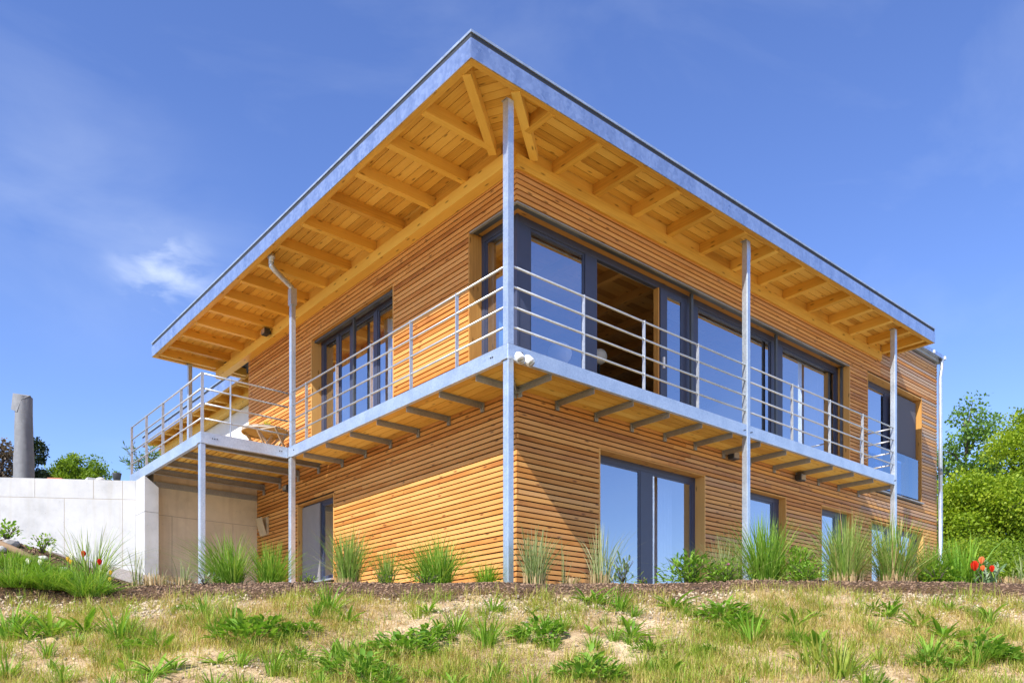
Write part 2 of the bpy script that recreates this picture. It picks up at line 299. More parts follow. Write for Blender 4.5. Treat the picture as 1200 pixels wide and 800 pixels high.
# ------------------------------------------------------------------ mesh helpers
BOXF = [(0, 3, 2, 1), (4, 5, 6, 7), (0, 1, 5, 4), (1, 2, 6, 5), (2, 3, 7, 6), (3, 0, 4, 7)]
class MB:
    """collects boxes, prisms and tubes; build() links them as one mesh object"""
    def __init__(s): s.v = []; s.f = []; s.t = []; s.w = []; s.uv = []; s.sm = []
    def _poly(s, pts, faces, ax, tint, weather, smooth=False):
        o = len(s.v); s.v += [tuple(p) for p in pts]
        ru, rv = random.uniform(0, 50), random.uniform(0, 50)
        a0, a1, a2 = ax
        for f in faces:
            s.f.append(tuple(o + i for i in f)); s.t.append(tint); s.w.append(weather); s.sm.append(smooth)
            P = [Vector(pts[i]) for i in f]; n = (P[1] - P[0]).cross(P[2] - P[0])
            k = a1 if abs(n.dot(a2)) >= abs(n.dot(a1)) else a2
            for p in P: s.uv.append((p.dot(a0) + ru, p.dot(k) + rv))
    def hexa(s, pts, tint=None, weather=0.0):
        tint = random.random() if tint is None else tint
        e = [Vector(pts[1]) - Vector(pts[0]), Vector(pts[3]) - Vector(pts[0]), Vector(pts[4]) - Vector(pts[0])]
        e.sort(key=lambda q: -q.length); s._poly(pts, BOXF, [q.normalized() for q in e], tint, weather); return s
    def box(s, x0, x1, y0, y1, z0, z1, tint=None, weather=0.0):
        return s.hexa([(x0, y0, z0), (x1, y0, z0), (x1, y1, z0), (x0, y1, z0), (x0, y0, z1), (x1, y0, z1), (x1, y1, z1), (x0, y1, z1)], tint, weather)
    def bar(s, a, b, w, h, tint=None):
        """box beam from a to b (w across, h in height)"""
        a = Vector(a); b = Vector(b); d = (b - a).normalized()
        up = Vector((0, 0, 1)) if abs(d.z) < 0.95 else Vector((1, 0, 0))
        sx = d.cross(up).normalized(); u = sx.cross(d).normalized()
        return s.hexa([a - sx * w / 2 - u * h / 2, b - sx * w / 2 - u * h / 2, b + sx * w / 2 - u * h / 2, a + sx * w / 2 - u * h / 2,
                       a - sx * w / 2 + u * h / 2, b - sx * w / 2 + u * h / 2, b + sx * w / 2 + u * h / 2, a + sx * w / 2 + u * h / 2], tint)
    def prism(s, poly, z0, z1, u=(1, 0, 0), tint=None):
        n = len(poly); tint = random.random() if tint is None else tint
        pts = [(x, y, z0) for x, y in poly] + [(x, y, z1) for x, y in poly]
        F = [tuple(reversed(range(n))), tuple(range(n, 2 * n))] + [(i, (i + 1) % n, n + (i + 1) % n, n + i) for i in range(n)]
        u = Vector(u).normalized(); s._poly(pts, F, [u, Vector((0, 0, 1)).cross(u), Vector((0, 0, 1))], tint, 0.0); return s
    def tube(s, path, r, n=10, tint=None, caps=True):
        tint = random.random() if tint is None else tint
        path = [Vector(p) for p in path]; rs = r if isinstance(r, (list, tuple)) else [r] * len(path)
        pts = []; F = []
        ref = None
        for i, p in enumerate(path):
            d = (path[min(i + 1, len(path) - 1)] - path[max(i - 1, 0)]).normalized()
            if ref is None: ref = Vector((0, 0, 1)) if abs(d.z) < 0.9 else Vector((1, 0, 0))
            a = d.cross(ref).normalized(); b2 = a.cross(d).normalized(); ref = b2
            for k in range(n):
                t = 2 * math.pi * k / n; pts.append(p + (a * math.cos(t) + b2 * math.sin(t)) * rs[i])
        for i in range(len(path) - 1):
            for k in range(n):
                F.append((i * n + k, (i + 1) * n + k, (i + 1) * n + (k + 1) % n, i * n + (k + 1) % n))
        if caps: F += [tuple(range(n)), tuple(reversed(range((len(path) - 1) * n, len(path) * n)))]
        d = (path[-1] - path[0]).normalized(); up = Vector((0, 0, 1)) if abs(d.z) < 0.9 else Vector((1, 0, 0)); a = d.cross(up).normalized()
        s._poly(pts, F, [d, a, d.cross(a)], tint, 0.0, True); return s
    def lathe(s, prof, c, n=20, tint=0.5):
        """prof = list of (r, z) from bottom to top"""
        return s.tube([(c[0], c[1], c[2] + z) for r, z in prof], [max(r, 0.001) for r, z in prof], n, tint)
    def build(s, name, mat, parent=None, recentre=True, bevel=0.0):
        me = bpy.data.meshes.new(name)
        vs = np.array(s.v, dtype=float); c = (vs.min(0) + vs.max(0)) / 2 if recentre else np.zeros(3)
        vs = vs - c
        me.from_pydata([tuple(p) for p in vs], [], s.f)
        me.attributes.new('tint', 'FLOAT', 'FACE').data.foreach_set('value', s.t)
        me.attributes.new('weather', 'FLOAT', 'FACE').data.foreach_set('value', s.w)
        uvl = me.uv_layers.new(name='UVMap'); uvl.data.foreach_set('uv', [q for p in s.uv for q in p])
        me.polygons.foreach_set('use_smooth', s.sm)
        me.materials.append(M[mat]); me.update()
        o = bpy.data.objects.new(name, me); C.objects.link(o); o.location = c
        if any(s.sm):
            pass
        if bevel:
            md = o.modifiers.new('bevel', 'BEVEL'); md.width = bevel; md.segments = 2; md.limit_method = 'ANGLE'
        if parent is not None:
            o.parent = parent
            # positions are given in the root's own space; subtract the offsets of the parents' meshes
            p = parent; off = Vector((0, 0, 0))
            while p is not None and p.get('_mesh'):
                off += p.location; p = p.parent
            o.location = Vector(c) - off
        o['_mesh'] = 1
        return o
def empty(name, loc=(0, 0, 0), label=None, cat=None, group=None):
    o = bpy.data.objects.new(name, None); C.objects.link(o); o.location = loc; o.empty_display_size = 0.2
    if label: tag(o, label, cat, group)
    return o
def tag(o, label, cat, group=None):
    o['label'] = label; o['category'] = cat
    if group: o['group'] = group
    return o
def kind(o, k): o['kind'] = k; return o
def bx(name, mat, parent, *a, bevel=0.0, **k): return MB().box(*a, **k).build(name, mat, parent, bevel=bevel)

def np_obj(name, V, quads, tris, tq, tt, mat, parent=None, loc=None):
    V = np.asarray(V, np.float32); quads = np.asarray(quads, np.int32).reshape(-1, 4); tris = np.asarray(tris, np.int32).reshape(-1, 3)
    me = bpy.data.meshes.new(name); me.vertices.add(len(V)); me.vertices.foreach_set('co', V.ravel())
    nl = quads.size + tris.size; me.loops.add(nl); me.loops.foreach_set('vertex_index', np.concatenate([quads.ravel(), tris.ravel()]))
    npol = len(quads) + len(tris); me.polygons.add(npol)
    ls = np.concatenate([np.arange(len(quads)) * 4, quads.size + np.arange(len(tris)) * 3]); me.polygons.foreach_set('loop_start', ls.astype(np.int32))
    me.update(calc_edges=True)
    tint = np.concatenate([np.asarray(tq, np.float32).ravel(), np.asarray(tt, np.float32).ravel()])
    me.attributes.new('tint', 'FLOAT', 'FACE').data.foreach_set('value', tint)
    me.materials.append(M[mat])
    o = bpy.data.objects.new(name, me); C.objects.link(o)
    if parent is not None: o.parent = parent
    if loc is not None: o.location = loc
    return o

def blades(base, length, ang, lean, width, tint, droop=0.0, wang=None):
    """curved tapering grass blades; returns V, quads, tris, tq, tt"""
    N = len(base); T = np.array([0, 0.38, 0.72, 1.0])
    d = np.stack([np.cos(ang), np.sin(ang), np.zeros(N)], 1)
    wa = ang + np.pi / 2 if wang is None else wang
    wv = np.stack([np.cos(wa), np.sin(wa), np.zeros(N)], 1)
    P = []
    for t in T:
        h = length * (t * np.cos(np.arctan(lean)) - droop * t ** 3)
        o = length * (lean * 0.35 * t + lean * 0.65 * t * t)
        P.append(base + d * o[:, None] + np.array([0, 0, 1.0]) * h[:, None])
    W = [1.0, 0.95, 0.62]
    V = np.zeros((N, 7, 3))
    for i in range(3):
        V[:, 2 * i] = P[i] - wv * (width * W[i] / 2)[:, None]; V[:, 2 * i + 1] = P[i] + wv * (width * W[i] / 2)[:, None]
    V[:, 6] = P[3]
    o = (np.arange(N) * 7)[:, None]
    q = np.concatenate([o + np.array([0, 1, 3, 2]), o + np.array([2, 3, 5, 4])]); t3 = o + np.array([4, 5, 6])
    return V.reshape(-1, 3), q, t3, np.concatenate([tint, tint]), tint
def merge(parts):
    V = []; Q = []; T = []; tq = []; tt = []; o = 0
    for v, q, t, a, b in parts:
        V.append(v); Q.append(q + o); T.append(t + o); tq.append(a); tt.append(b); o += len(v)
    return np.concatenate(V), np.concatenate(Q), np.concatenate(T), np.concatenate(tq), np.concatenate(tt)
def leaves(base, direction, up, length, width, tint, fold=0.15, curl=0.3):
    """broad leaves: four-segment tapering, folded strips; direction/up are unit vectors per leaf"""
    N = len(base); T = [0, 0.3, 0.62, 0.86, 1.0]; W = [0.25, 0.85, 1.0, 0.6, 0.0]
    side = np.cross(direction, up); side /= np.linalg.norm(side, axis=1)[:, None] + 1e-9
    nrm = np.cross(side, direction)
    V = np.zeros((N, 15, 3))
    for i, (t, w) in enumerate(zip(T, W)):
        p = base + direction * (length * t)[:, None] - nrm * (length * curl * t * t)[:, None]
        V[:, 3 * i] = p - side * (width * w / 2)[:, None] + nrm * (width * fold * w)[:, None]
        V[:, 3 * i + 1] = p
        V[:, 3 * i + 2] = p + side * (width * w / 2)[:, None] + nrm * (width * fold * w)[:, None]
    o = (np.arange(N) * 15)[:, None]; q = []
    for i in range(4):
        q.append(o + np.array([3 * i, 3 * i + 1, 3 * i + 4, 3 * i + 3])); q.append(o + np.array([3 * i + 1, 3 * i + 2, 3 * i + 5, 3 * i + 4]))
    q = np.concatenate(q)
    return V.reshape(-1, 3), q, np.zeros((0, 3), int), np.tile(tint, 8), np.zeros(0)

# ------------------------------------------------------------------ terrain
def dl(x, y): return (x - CAM[0]) * FW[0] + (y - CAM[1]) * FW[1], (x - CAM[0]) * RT[0] + (y - CAM[1]) * RT[1]
def xy(d, l): return CAM[0] + d * FW[0] + l * RT[0], CAM[1] + d * FW[1] + l * RT[1]
PD = np.array([-400, -30, 0, 3, 6.2, 9.15, 9.6, 9.95, 16, 40, 120, 2000.0])
PZ = np.array([-6, -4.2, -2.75, -2.15, -1.17, -0.17, -0.05, 0.0, 0.06, 0.2, 1.0, 2.0])
_ph = np.random.default_rng(3).uniform(0, 6.28, 24)
def bumps(d, l):
    z = 0
    for i, (fx, fy, a) in enumerate([(0.7, 0.5, .05), (1.3, -1.1, .035), (2.4, 1.7, .02), (-2.1, 3.2, .016), (4.4, 3.1, .010), (-3.7, 5.2, .010), (7.3, -6.1, .006), (8.9, 7.7, .005)]):
        z = z + a * np.sin(fx * l + fy * d + _ph[i]) * np.cos(fy * 0.8 * l - fx * 0.9 * d + _ph[i + 8])
    return z
def ground_z(d, l):
    d = np.asarray(d, float); l = np.asarray(l, float)
    z = np.interp(d, PD, PZ)
    w = np.clip((d - 4) / 3, 0, 1) * np.clip((10.2 - d) / 1.0, 0.12, 1); w = np.where(d > 14, 0, w)
    z = z + bumps(d, l) * w
    s = np.clip((-l - 4.55) / 2.2, 0, 1); s = s * s * (3 - 2 * s)
    z = z + 0.62 * s * np.clip((d - 8.6) / 1.5, 0, 1) * np.clip((40 - d) / 10, 0, 1)
    r = np.clip((l - 4.5) / 3, 0, 1); z = z - 0.05 * r * np.clip((d - 8.5) / 1.0, 0, 1) * np.clip((14 - d) / 3, 0, 1)
    return z
def gxy(d, l):
    x, y = xy(d, l); return np.stack([x, y, ground_z(d, l)], -1)
dv = np.concatenate([[-600, -200, -60, -20, -5, 0, 2, 3.5, 4.5], np.arange(5, 12.5, 0.06), [13, 14, 16, 19, 24, 30, 40, 60, 100, 200, 500, 1500.0]])
lv = np.concatenate([[-1500, -400, -120, -50, -25, -14, -11], np.arange(-9, 9.01, 0.075), [11, 14, 20, 28, 40, 60, 120, 400, 1500.0]])
D, Lq = np.meshgrid(dv, lv, indexing='ij'); V = gxy(D, Lq).reshape(-1, 3)
nI, nJ = D.shape; ii, jj = np.meshgrid(np.arange(nI - 1), np.arange(nJ - 1), indexing='ij'); a = (ii * nJ + jj).ravel()
gq = np.stack([a, a + 1, a + nJ + 1, a + nJ], 1)[:, ::-1]
ground = np_obj('ground', V, gq, np.zeros((0, 3)), np.zeros(len(gq)), [], 'bank_soil')
ground.data.polygons.foreach_set('use_smooth', np.ones(len(gq), bool)); kind(ground, 'structure')

# ------------------------------------------------------------------ the house
YW, XW = 0.80, 0.83            # faces of the two clad walls
house = empty('timber_house', (0, 0, 0), 'two storey timber clad house with overhanging flat roof and wraparound steel balcony', 'house')
def clip(poly, a, b, c):        # keep a*x+b*y+c >= 0
    out = []
    for i in range(len(poly)):
        p, q = poly[i], poly[(i + 1) % len(poly)]; fp = a * p[0] + b * p[1] + c; fq = a * q[0] + b * q[1] + c
        if fp >= 0: out.append(p)
        if (fp >= 0) != (fq >= 0):
            t = fp / (fp - fq); out.append((p[0] + t * (q[0] - p[0]), p[1] + t * (q[1] - p[1])))
    return out
def wb(mb, side, u0, u1, v0, v1, z0, z1, **k):   # wall space: u along the wall, v inward from its face
    if side == 'R': return mb.box(u0, u1, YW + v0, YW + v1, z0, z1, **k)
    return mb.box(XW + v0, XW + v1, u0, u1, z0, z1, **k)

holesR = [(XW, 10.06, 2.98, 5.345), (2.48, 5.05, -0.02, 2.27), (6.30, 7.59, 0.25, 2.25), (8.93, 10.21, 0.25, 2.28), (11.04, 13.62, 0.25, 2.24), (10.87, 13.53, 2.93, 5.41)]
holesL = [(YW, 1.86, 2.98, 5.345), (3.95, 6.87, 2.98, 5.36), (6.0, 7.46, 0.62, 2.235)]
def wall_cells(mb, side, u0, u1, z0, z1, holes, v0, v1, mat_t=0.5):
    us = sorted({u0, u1} | {min(max(h[i], u0), u1) for h in holes for i in (0, 1)})
    for a, b in zip(us[:-1], us[1:]):
        if b - a < 1e-4: continue
        cuts = sorted([(max(h[2], z0), min(h[3], z1)) for h in holes if h[0] < (a + b) / 2 < h[1]]); z = z0
        for c0, c1 in cuts:
            if c0 > z: wb(mb, side, a, b, v0, v1, z, c0, tint=mat_t)
            z = max(z, c1)
        if z < z1: wb(mb, side, a, b, v0, v1, z, z1, tint=mat_t)
XH = lambda hs_, e: [(h[0] - e, h[1] + e, h[2], h[3] + e) for h in hs_]
mb = MB(); wall_cells(mb, 'R', XW + 0.05, 11.42, -0.3, 5.79, XH(holesR, 0.0235), 0.033, 0.10); wall_cells(mb, 'R', 11.42, 14.39, -0.3, 6.46, XH(holesR, 0.0235), 0.033, 0.10)
cladR = mb.build('cladding', 'membrane', house)
mb = MB(); wall_cells(mb, 'L', YW + 0.05, 9.44, -0.3, 2.72, XH(holesL, 0.0235), 0.033, 0.10); wall_cells(mb, 'L', YW + 0.05, 9.9, 2.72, 5.79, XH(holesL, 0.0235), 0.033, 0.10)
cladL = mb.build('cladding', 'membrane', house)
cladR['label'] = 'larch slat cladding of the wall with the long glazed front'; cladL['label'] = 'larch slat cladding of the wall beside the concrete back wall'
# slats: every run between openings cut into boards with butt joints
PITCH, SH = 0.0757, 0.0560
slats = []
for side, U0, U1, Z1, holes in (('R', XW - 0.004, 14.41, 6.46, holesR), ('L', YW, 9.9, 5.79, holesL)):
    for k in range(int((Z1 + 0.22) / PITCH) + 1):
        z0 = -0.22 + k * PITCH; z1 = min(z0 + SH, Z1 - 0.004)
        if z1 - z0 < 0.02: continue
        zc = (z0 + z1) / 2
        a, b = U0, U1
        if side == 'R' and zc > 5.79: a = 11.44
        if side == 'L' and zc < 2.72: b = 9.44
        runs = [(a, b)]
        for h in holes:
            if h[2] - 0.025 < zc < h[3] + 0.025:
                nr = []
                for r0, r1 in runs:
                    h0, h1 = h[0] - 0.022, h[1] + 0.022
                    if h1 <= r0 or h0 >= r1: nr.append((r0, r1)); continue
                    if h0 > r0 + 0.03: nr.append((r0, h0))
                    if h1 < r1 - 0.03: nr.append((h1, r1))
                runs = nr
        for r0, r1 in runs:
            cuts = [r0]
            if side == 'R' and zc > 3.0 and r0 < 11.46 < r1:
                c0 = 11.46 + random.choice([0, 0, 0, -0.35, 0.2]) * (zc < 4.6); cuts.append(c0)
            while r1 - cuts[-1] > 4.6: cuts.append(cuts[-1] + random.uniform(2.4, 4.2))
            cuts = sorted(c for c in cuts if c < r1 - 0.25) + [r1]
            for c0, c1 in zip(cuts[:-1], cuts[1:]):
                um = (c0 + c1) / 2
                if side == 'R':
                    we = random.uniform(0.45, 0.95) if um > 11.3 and zc > 2.4 else (random.uniform(0.15, 0.6) if zc < 2.9 and um > 5 else random.uniform(0.0, 0.35))
                    if um > 11.3 and zc > 2.4 and random.random() < 0.2: we *= 0.4
                else: we = random.uniform(0, 0.15)
                slats.append((side, c0 + (0.0015 if c0 > r0 else 0), c1, z0, z1, we, random.uniform(-0.002, 0.002)))
def psize(s):
    u = (s[1] + s[2]) / 2; x, y = (u, YW) if s[0] == 'R' else (XW, u); d, _ = dl(x, y); return (s[2] - s[1]) / d ** 2
slats.sort(key=psize, reverse=True)
nR = nL = 0; rest = {'R': MB(), 'L': MB()}
for s in slats:
    mbx = MB(); full = (nR + nL) >= 296
    tgt = rest[s[0]] if full else mbx
    wb(tgt, s[0], s[1], s[2], s[6], 0.030 + s[6], s[3] + random.uniform(-.0012, .0012), s[4] + random.uniform(-.0012, .0012), tint=random.random(), weather=s[5])
    if not full:
        mbx.build('slat', 'larch', cladR if s[0] == 'R' else cladL); nR += 1
kind(rest['R'].build('further_slats', 'larch', cladR), 'stuff'); kind(rest['L'].build('further_slats', 'larch', cladL), 'stuff')

# plain back walls, inner lining, upper floor and ceiling
bw = MB(); bw.box(14.15, 14.385, 0.93, 9.9, -0.3, 6.44).box(1.2, 14.15, 9.65, 9.9, -0.3, 6.1); bw.build('back_wall', 'render_white', house)
fl = MB(); fl.box(0.96, 14.1, 0.93, 9.6, 2.62, 2.945); fl.build('upper_floor', 'interior_floor', house)
gf = MB(); gf.box(0.96, 14.1, 0.96, 9.6, -0.28, -0.03); gf.build('ground_floor', 'interior_floor', house)
iw = MB()
wall_cells(iw, 'R', XW + 0.45, 14.1, 2.96, 5.95, XH(holesR, 0.03), 0.44, 0.49); wall_cells(iw, 'R', XW + 0.45, 14.1, -0.02, 2.6, XH(holesR, 0.03), 0.44, 0.49)
wall_cells(iw, 'L', YW + 0.5, 9.6, 2.96, 5.95, XH(holesL, 0.03), 0.44, 0.49); wall_cells(iw, 'L', YW + 0.5, 9.6, -0.02, 2.6, XH(holesL, 0.03), 0.44, 0.49)
iw.box(10.4, 10.5, 1.13, 9.6, 2.96, 5.95).box(1.16, 10.4, 6.4, 6.5, 2.96, 5.95).box(5.6, 5.7, 1.13, 9.6, 0, 2.6).box(1.16, 14.1, 4.6, 4.7, 0, 2.6)
iw.build('inner_wall', 'interior_white', house)
cl = MB()
for i in range(34): cl.box(1.15, 14.0, 1.13 + i * 0.155, 1.13 + i * 0.155 + 0.15, 5.62, 5.64)
ceil = cl.build('ceiling', 'ceiling_wood', house)
for i in range(11): bx('ceiling_beam', 'ceiling_wood', ceil, 1.9 + i * 0.85, 2.0 + i * 0.85, 1.14, 6.4, 5.47, 5.618)

# ---- roof
roofc = MB(); roofc.box(-0.655, 11.80, -0.12, 11.50, 6.165, 6.28).box(1.40, 11.80, 11.50, 19.35, 6.165, 6.28)
roof = roofc.build('roof', 'shadow_gap', house)
RX0, RX1, RY0, RY1, R2X, R2Y = -0.72, 11.87, -0.19, 11.575, 1.33, 19.42
ZB, ZF, ZG, ZC = 5.995, 6.225, 6.288, 6.318
def fasc(name, x0, x1, y0, y1, z0, z1, mat, seams=None, axis=0):
    if not seams: return bx(name, mat, roof, x0, x1, y0, y1, z0, z1)
    cuts = seams
    for a, b in zip(cuts[:-1], cuts[1:]):
        if axis == 0: bx(name, mat, roof, a + 0.0015, b - 0.0015, y0, y1, z0, z1)
        else: bx(name, mat, roof, x0, x1, a + 0.0015, b - 0.0015, z0, z1)
fasc('fascia_sheet', 0, 0, RY0, RY0 + 0.012, ZB, ZF, 'zinc', [RX0, 1.9, 4.15, 6.4, 8.9, RX1], 0)
fasc('fascia_sheet', RX0, RX0 + 0.012, 0, 0, ZB, ZF, 'zinc', [RY0 + 0.013, 1.4, 2.9, 4.4, 5.9, 7.4, 8.9, 10.3, RY1], 1)
fasc('fascia_sheet', RX1 - 0.012, RX1, RY0 + 0.013, 3.0, ZB, ZF, 'zinc')
fasc('fascia_sheet', RX0 + 0.013, R2X, RY1 - 0.012, RY1, ZB, ZF, 'zinc')
fasc('fascia_sheet', R2X, R2X + 0.012, 0, 0, ZB, ZF, 'zinc', [RY1 + 0.002, 14.5, 17, R2Y], 1)
fasc('shadow_gap_strip', RX0 + 0.009, RX1 - 0.009, RY0 + 0.009, RY0 + 0.06, ZF + 0.001, ZG, 'shadow_gap')  # near-black strips paint the shade of the shallow gap under the coping
fasc('shadow_gap_strip', RX0 + 0.009, RX0 + 0.06, RY0 + 0.061, RY1 - 0.03, ZF + 0.001, ZG, 'shadow_gap')
fasc('shadow_gap_strip', RX1 - 0.06, RX1 - 0.009, RY0 + 0.061, 3.0, ZF + 0.001, ZG, 'shadow_gap')
fasc('shadow_gap_strip', R2X + 0.009, R2X + 0.06, RY1 - 0.029, R2Y - 0.03, ZF + 0.001, ZG, 'shadow_gap')
fasc('coping', 0, 0, RY0 - 0.004, RY0 + 0.22, ZG, ZC, 'coping', [RX0 - 0.004, 3.0, 6.0, 9.0, RX1 + 0.004], 0)
fasc('coping', RX0 - 0.004, RX0 + 0.22, 0, 0, ZG, ZC, 'coping', [RY0 + 0.222, 3.0, 6.0, 9.0, RY1 + 0.01], 1)
fasc('coping', RX1 - 0.2, RX1 + 0.004, RY0 + 0.222, 3.0, ZG, ZC - 0.002, 'coping')
fasc('coping', R2X - 0.004, R2X + 0.2, RY1 + 0.011, R2Y, ZG, ZC - 0.002, 'coping')
# timber edge boards under the metal
ET = 5.99
def eb(*a): bx('edge_board', 'spruce', roof, *a)
eb(RX0 + 0.014, RX1 - 0.014, RY0 + 0.014, RY0 + 0.094, ET, 6.138)
eb(RX0 + 0.014, RX0 + 0.104, RY0 + 0.096, RY1 - 0.10, ET, 6.138)
eb(RX1 - 0.10, RX1 - 0.014, RY0 + 0.096, 1.0, ET, 6.138)
eb(RX0 + 0.014, R2X + 0.09, RY1 - 0.098, RY1 - 0.014, ET, 6.138)
eb(R2X + 0.014, R2X + 0.09, RY1 - 0.012, R2Y, ET, 6.138)
# diagonal corner rafters and soffit boards
A0, A1 = (-0.60, 0.055), (0.585, 1.02); B0, B1 = (0.03, -0.10), (1.10, 0.745)
for p, q in ((A0, A1), (B0, B1)): MB().bar((p[0], p[1], 6.058), (q[0], q[1], 6.058), 0.11, 0.156).build('corner_rafter', 'spruce', roof)
def line(p, q):  # a,b,c with positive side to the left of p->q
    dx, dy = q[0] - p[0], q[1] - p[1]; return (-dy, dx, dy * p[0] - dx * p[1])
la = line(A0, A1); lb = line(B0, B1)
BW = 0.137
for i in range(11):                       # boards above the left eave, running along it
    x0 = RX0 + 0.02 + i * BW; x1 = x0 + BW - 0.010
    cuts = [-0.2, 2.65 + 0.84 * (i % 2), 6.0 + 0.8 * ((i * 2) % 3), 9.0 + 0.0 * i, RY1 - 0.02]
    for a, b in zip(cuts[:-1], cuts[1:]):
        pl = clip([(x0, a + .001), (x1, a + .001), (x1, b), (x0, b)], *la)
        if len(pl) > 2: MB().prism(pl, 6.14, 6.16, (0, 1, 0)).build('soffit_board', 'spruce_board', roof)
for i in range(8):                        # boards above the right eave
    y0 = RY0 + 0.02 + i * BW; y1 = y0 + BW - 0.010
    cuts = [0.0, 3.2 + 0.85 * (i % 2), 6.7 + 0.85 * ((i * 2) % 3 - 1), 9.3, RX1 - 0.02]
    for a, b in zip(cuts[:-1], cuts[1:]):
        pl = clip([(a + .001, y0), (b, y0), (b, y1), (a + .001, y1)], -lb[0], -lb[1], -lb[2])
        if len(pl) > 2: MB().prism(pl, 6.14, 6.16, (1, 0, 0)).build('soffit_board', 'spruce_board', roof)
ud = Vector((0.475, -0.88, 0)).normalized(); vd = Vector((0.88, 0.475, 0)).normalized()
for i in range(-7, 11):                   # wedge between the corner rafters
    c = Vector((-0.3, 0.15, 0)) + vd * (i * BW); h = vd * (BW - 0.010)
    pl = [tuple((c - ud * 2)[:2]), tuple((c + ud * 2)[:2]), tuple((c + ud * 2 + h)[:2]), tuple((c - ud * 2 + h)[:2])]
    for cl_ in ((-la[0], -la[1], -la[2]), lb, (1, 0, 0.70), (0, 1, 0.17)): pl = clip(pl, *cl_) if len(pl) > 2 else pl
    if len(pl) > 2: MB().prism(pl, 6.14, 6.16, tuple(ud)).build('soffit_board', 'spruce_board', roof)
for i in range(8):
    x0 = R2X + 0.02 + i * BW; bx('soffit_board', 'spruce_board', roof, x0, x0 + BW - 0.010, RY1, R2Y - 0.02, 6.14, 6.16)
# joists
JL = [0.93, 1.77, 2.61, 3.44, 4.31, 5.16, 6.0, 6.78, 7.56, 8.33, 9.10, 9.88, 10.66]
JR = [0.63, 1.53, 2.36, 3.21, 4.07, 4.94, 5.83, 6.68, 7.52, 8.38, 9.22, 10.05, 10.85]
for i, y in enumerate(JL): bx('joist', 'spruce', roof, RX0 + 0.106, 0.47 if i == 0 else 0.745, y - 0.05, y + 0.05, 5.978, 6.139)
bx('joist', 'spruce', roof, RX0 + 0.106, 1.34, 11.25, 11.35, 5.978, 6.139)
for i, x in enumerate(JR): bx('joist', 'spruce', roof, x - 0.05, x + 0.05, RY0 + 0.096, 0.36 if i == 0 else 0.83, 5.978, 6.139)
bx('joist', 'spruce', roof, 11.48, 11.58, RY0 + 0.096, 0.83, 5.978, 6.139)
for i in range(10): bx('joist', 'spruce', roof, R2X + 0.092, 2.5, 11.95 + i * 0.78, 12.05 + i * 0.78, 5.978, 6.139)
# wall plates and blocking
bx('wall_plate', 'spruce', roof, 0.80, 11.43, 0.755, 0.86, 5.79, 5.975)
bx('wall_plate', 'spruce', roof, 0.66, 0.83, 0.862, 11.40, 5.79, 5.975)
bx('wall_plate', 'spruce', roof, 1.80, 1.98, 10.0, R2Y - 0.1, 5.79, 5.975)
for a, b in zip(JR[:-1], JR[1:]): bx('blocking', 'spruce', roof, a + 0.052, b - 0.052, 0.79, 0.85, 5.977, 6.139)
bx('blocking', 'spruce', roof, 0.74, 1.0, 0.83, 0.9, 5.977, 6.139); bx('blocking', 'spruce', roof, 10.9, 11.42, 0.79, 0.85, 5.977, 6.139)
for a, b in zip(JL[:-1], JL[1:]): bx('blocking', 'spruce', roof, 0.704, 0.76, a + 0.052, b - 0.052, 5.977, 6.139)
for i in range(9): bx('blocking', 'spruce', roof, 1.86, 1.92, 12.052 + i * 0.78, 12.728 + i * 0.78, 5.977, 6.139)
# rear wing wall and raised end block
bx('rear_wall', 'render_white', house, 2.0, 2.3, 9.91, R2Y - 0.1, 2.5, 5.79)
bx('parapet_flashing', 'bracket_steel', house, 11.3, 14.50, 0.74, 9.9, 6.462, 6.54)
bx('parapet_coping', 'zinc', house, 11.3, 14.56, 0.66, 9.95, 6.542, 6.63)
for x in (13.9, 14.52): bx('flashing_clip', 'white_plastic', house, x - 0.03, x + 0.03, 0.64, 0.66, 6.55, 6.62)
dpipe = MB().tube([(14.44, 0.70, 6.54), (14.44, 0.70, 6.30), (14.40, 0.715, 6.1), (14.40, 0.715, -0.2)], 0.045, 14).build('downpipe', 'galvanised', house)
MB().tube([(14.40, 0.715, 3.72), (14.40, 0.715, 3.86)], 0.052, 14).build('pipe_collar', 'bracket_steel', dpipe)
MB().tube([(14.40, 0.715, -0.2), (14.40, 0.715, 3.3)], 0.050, 14).build('lower_pipe', 'galvanised', dpipe)

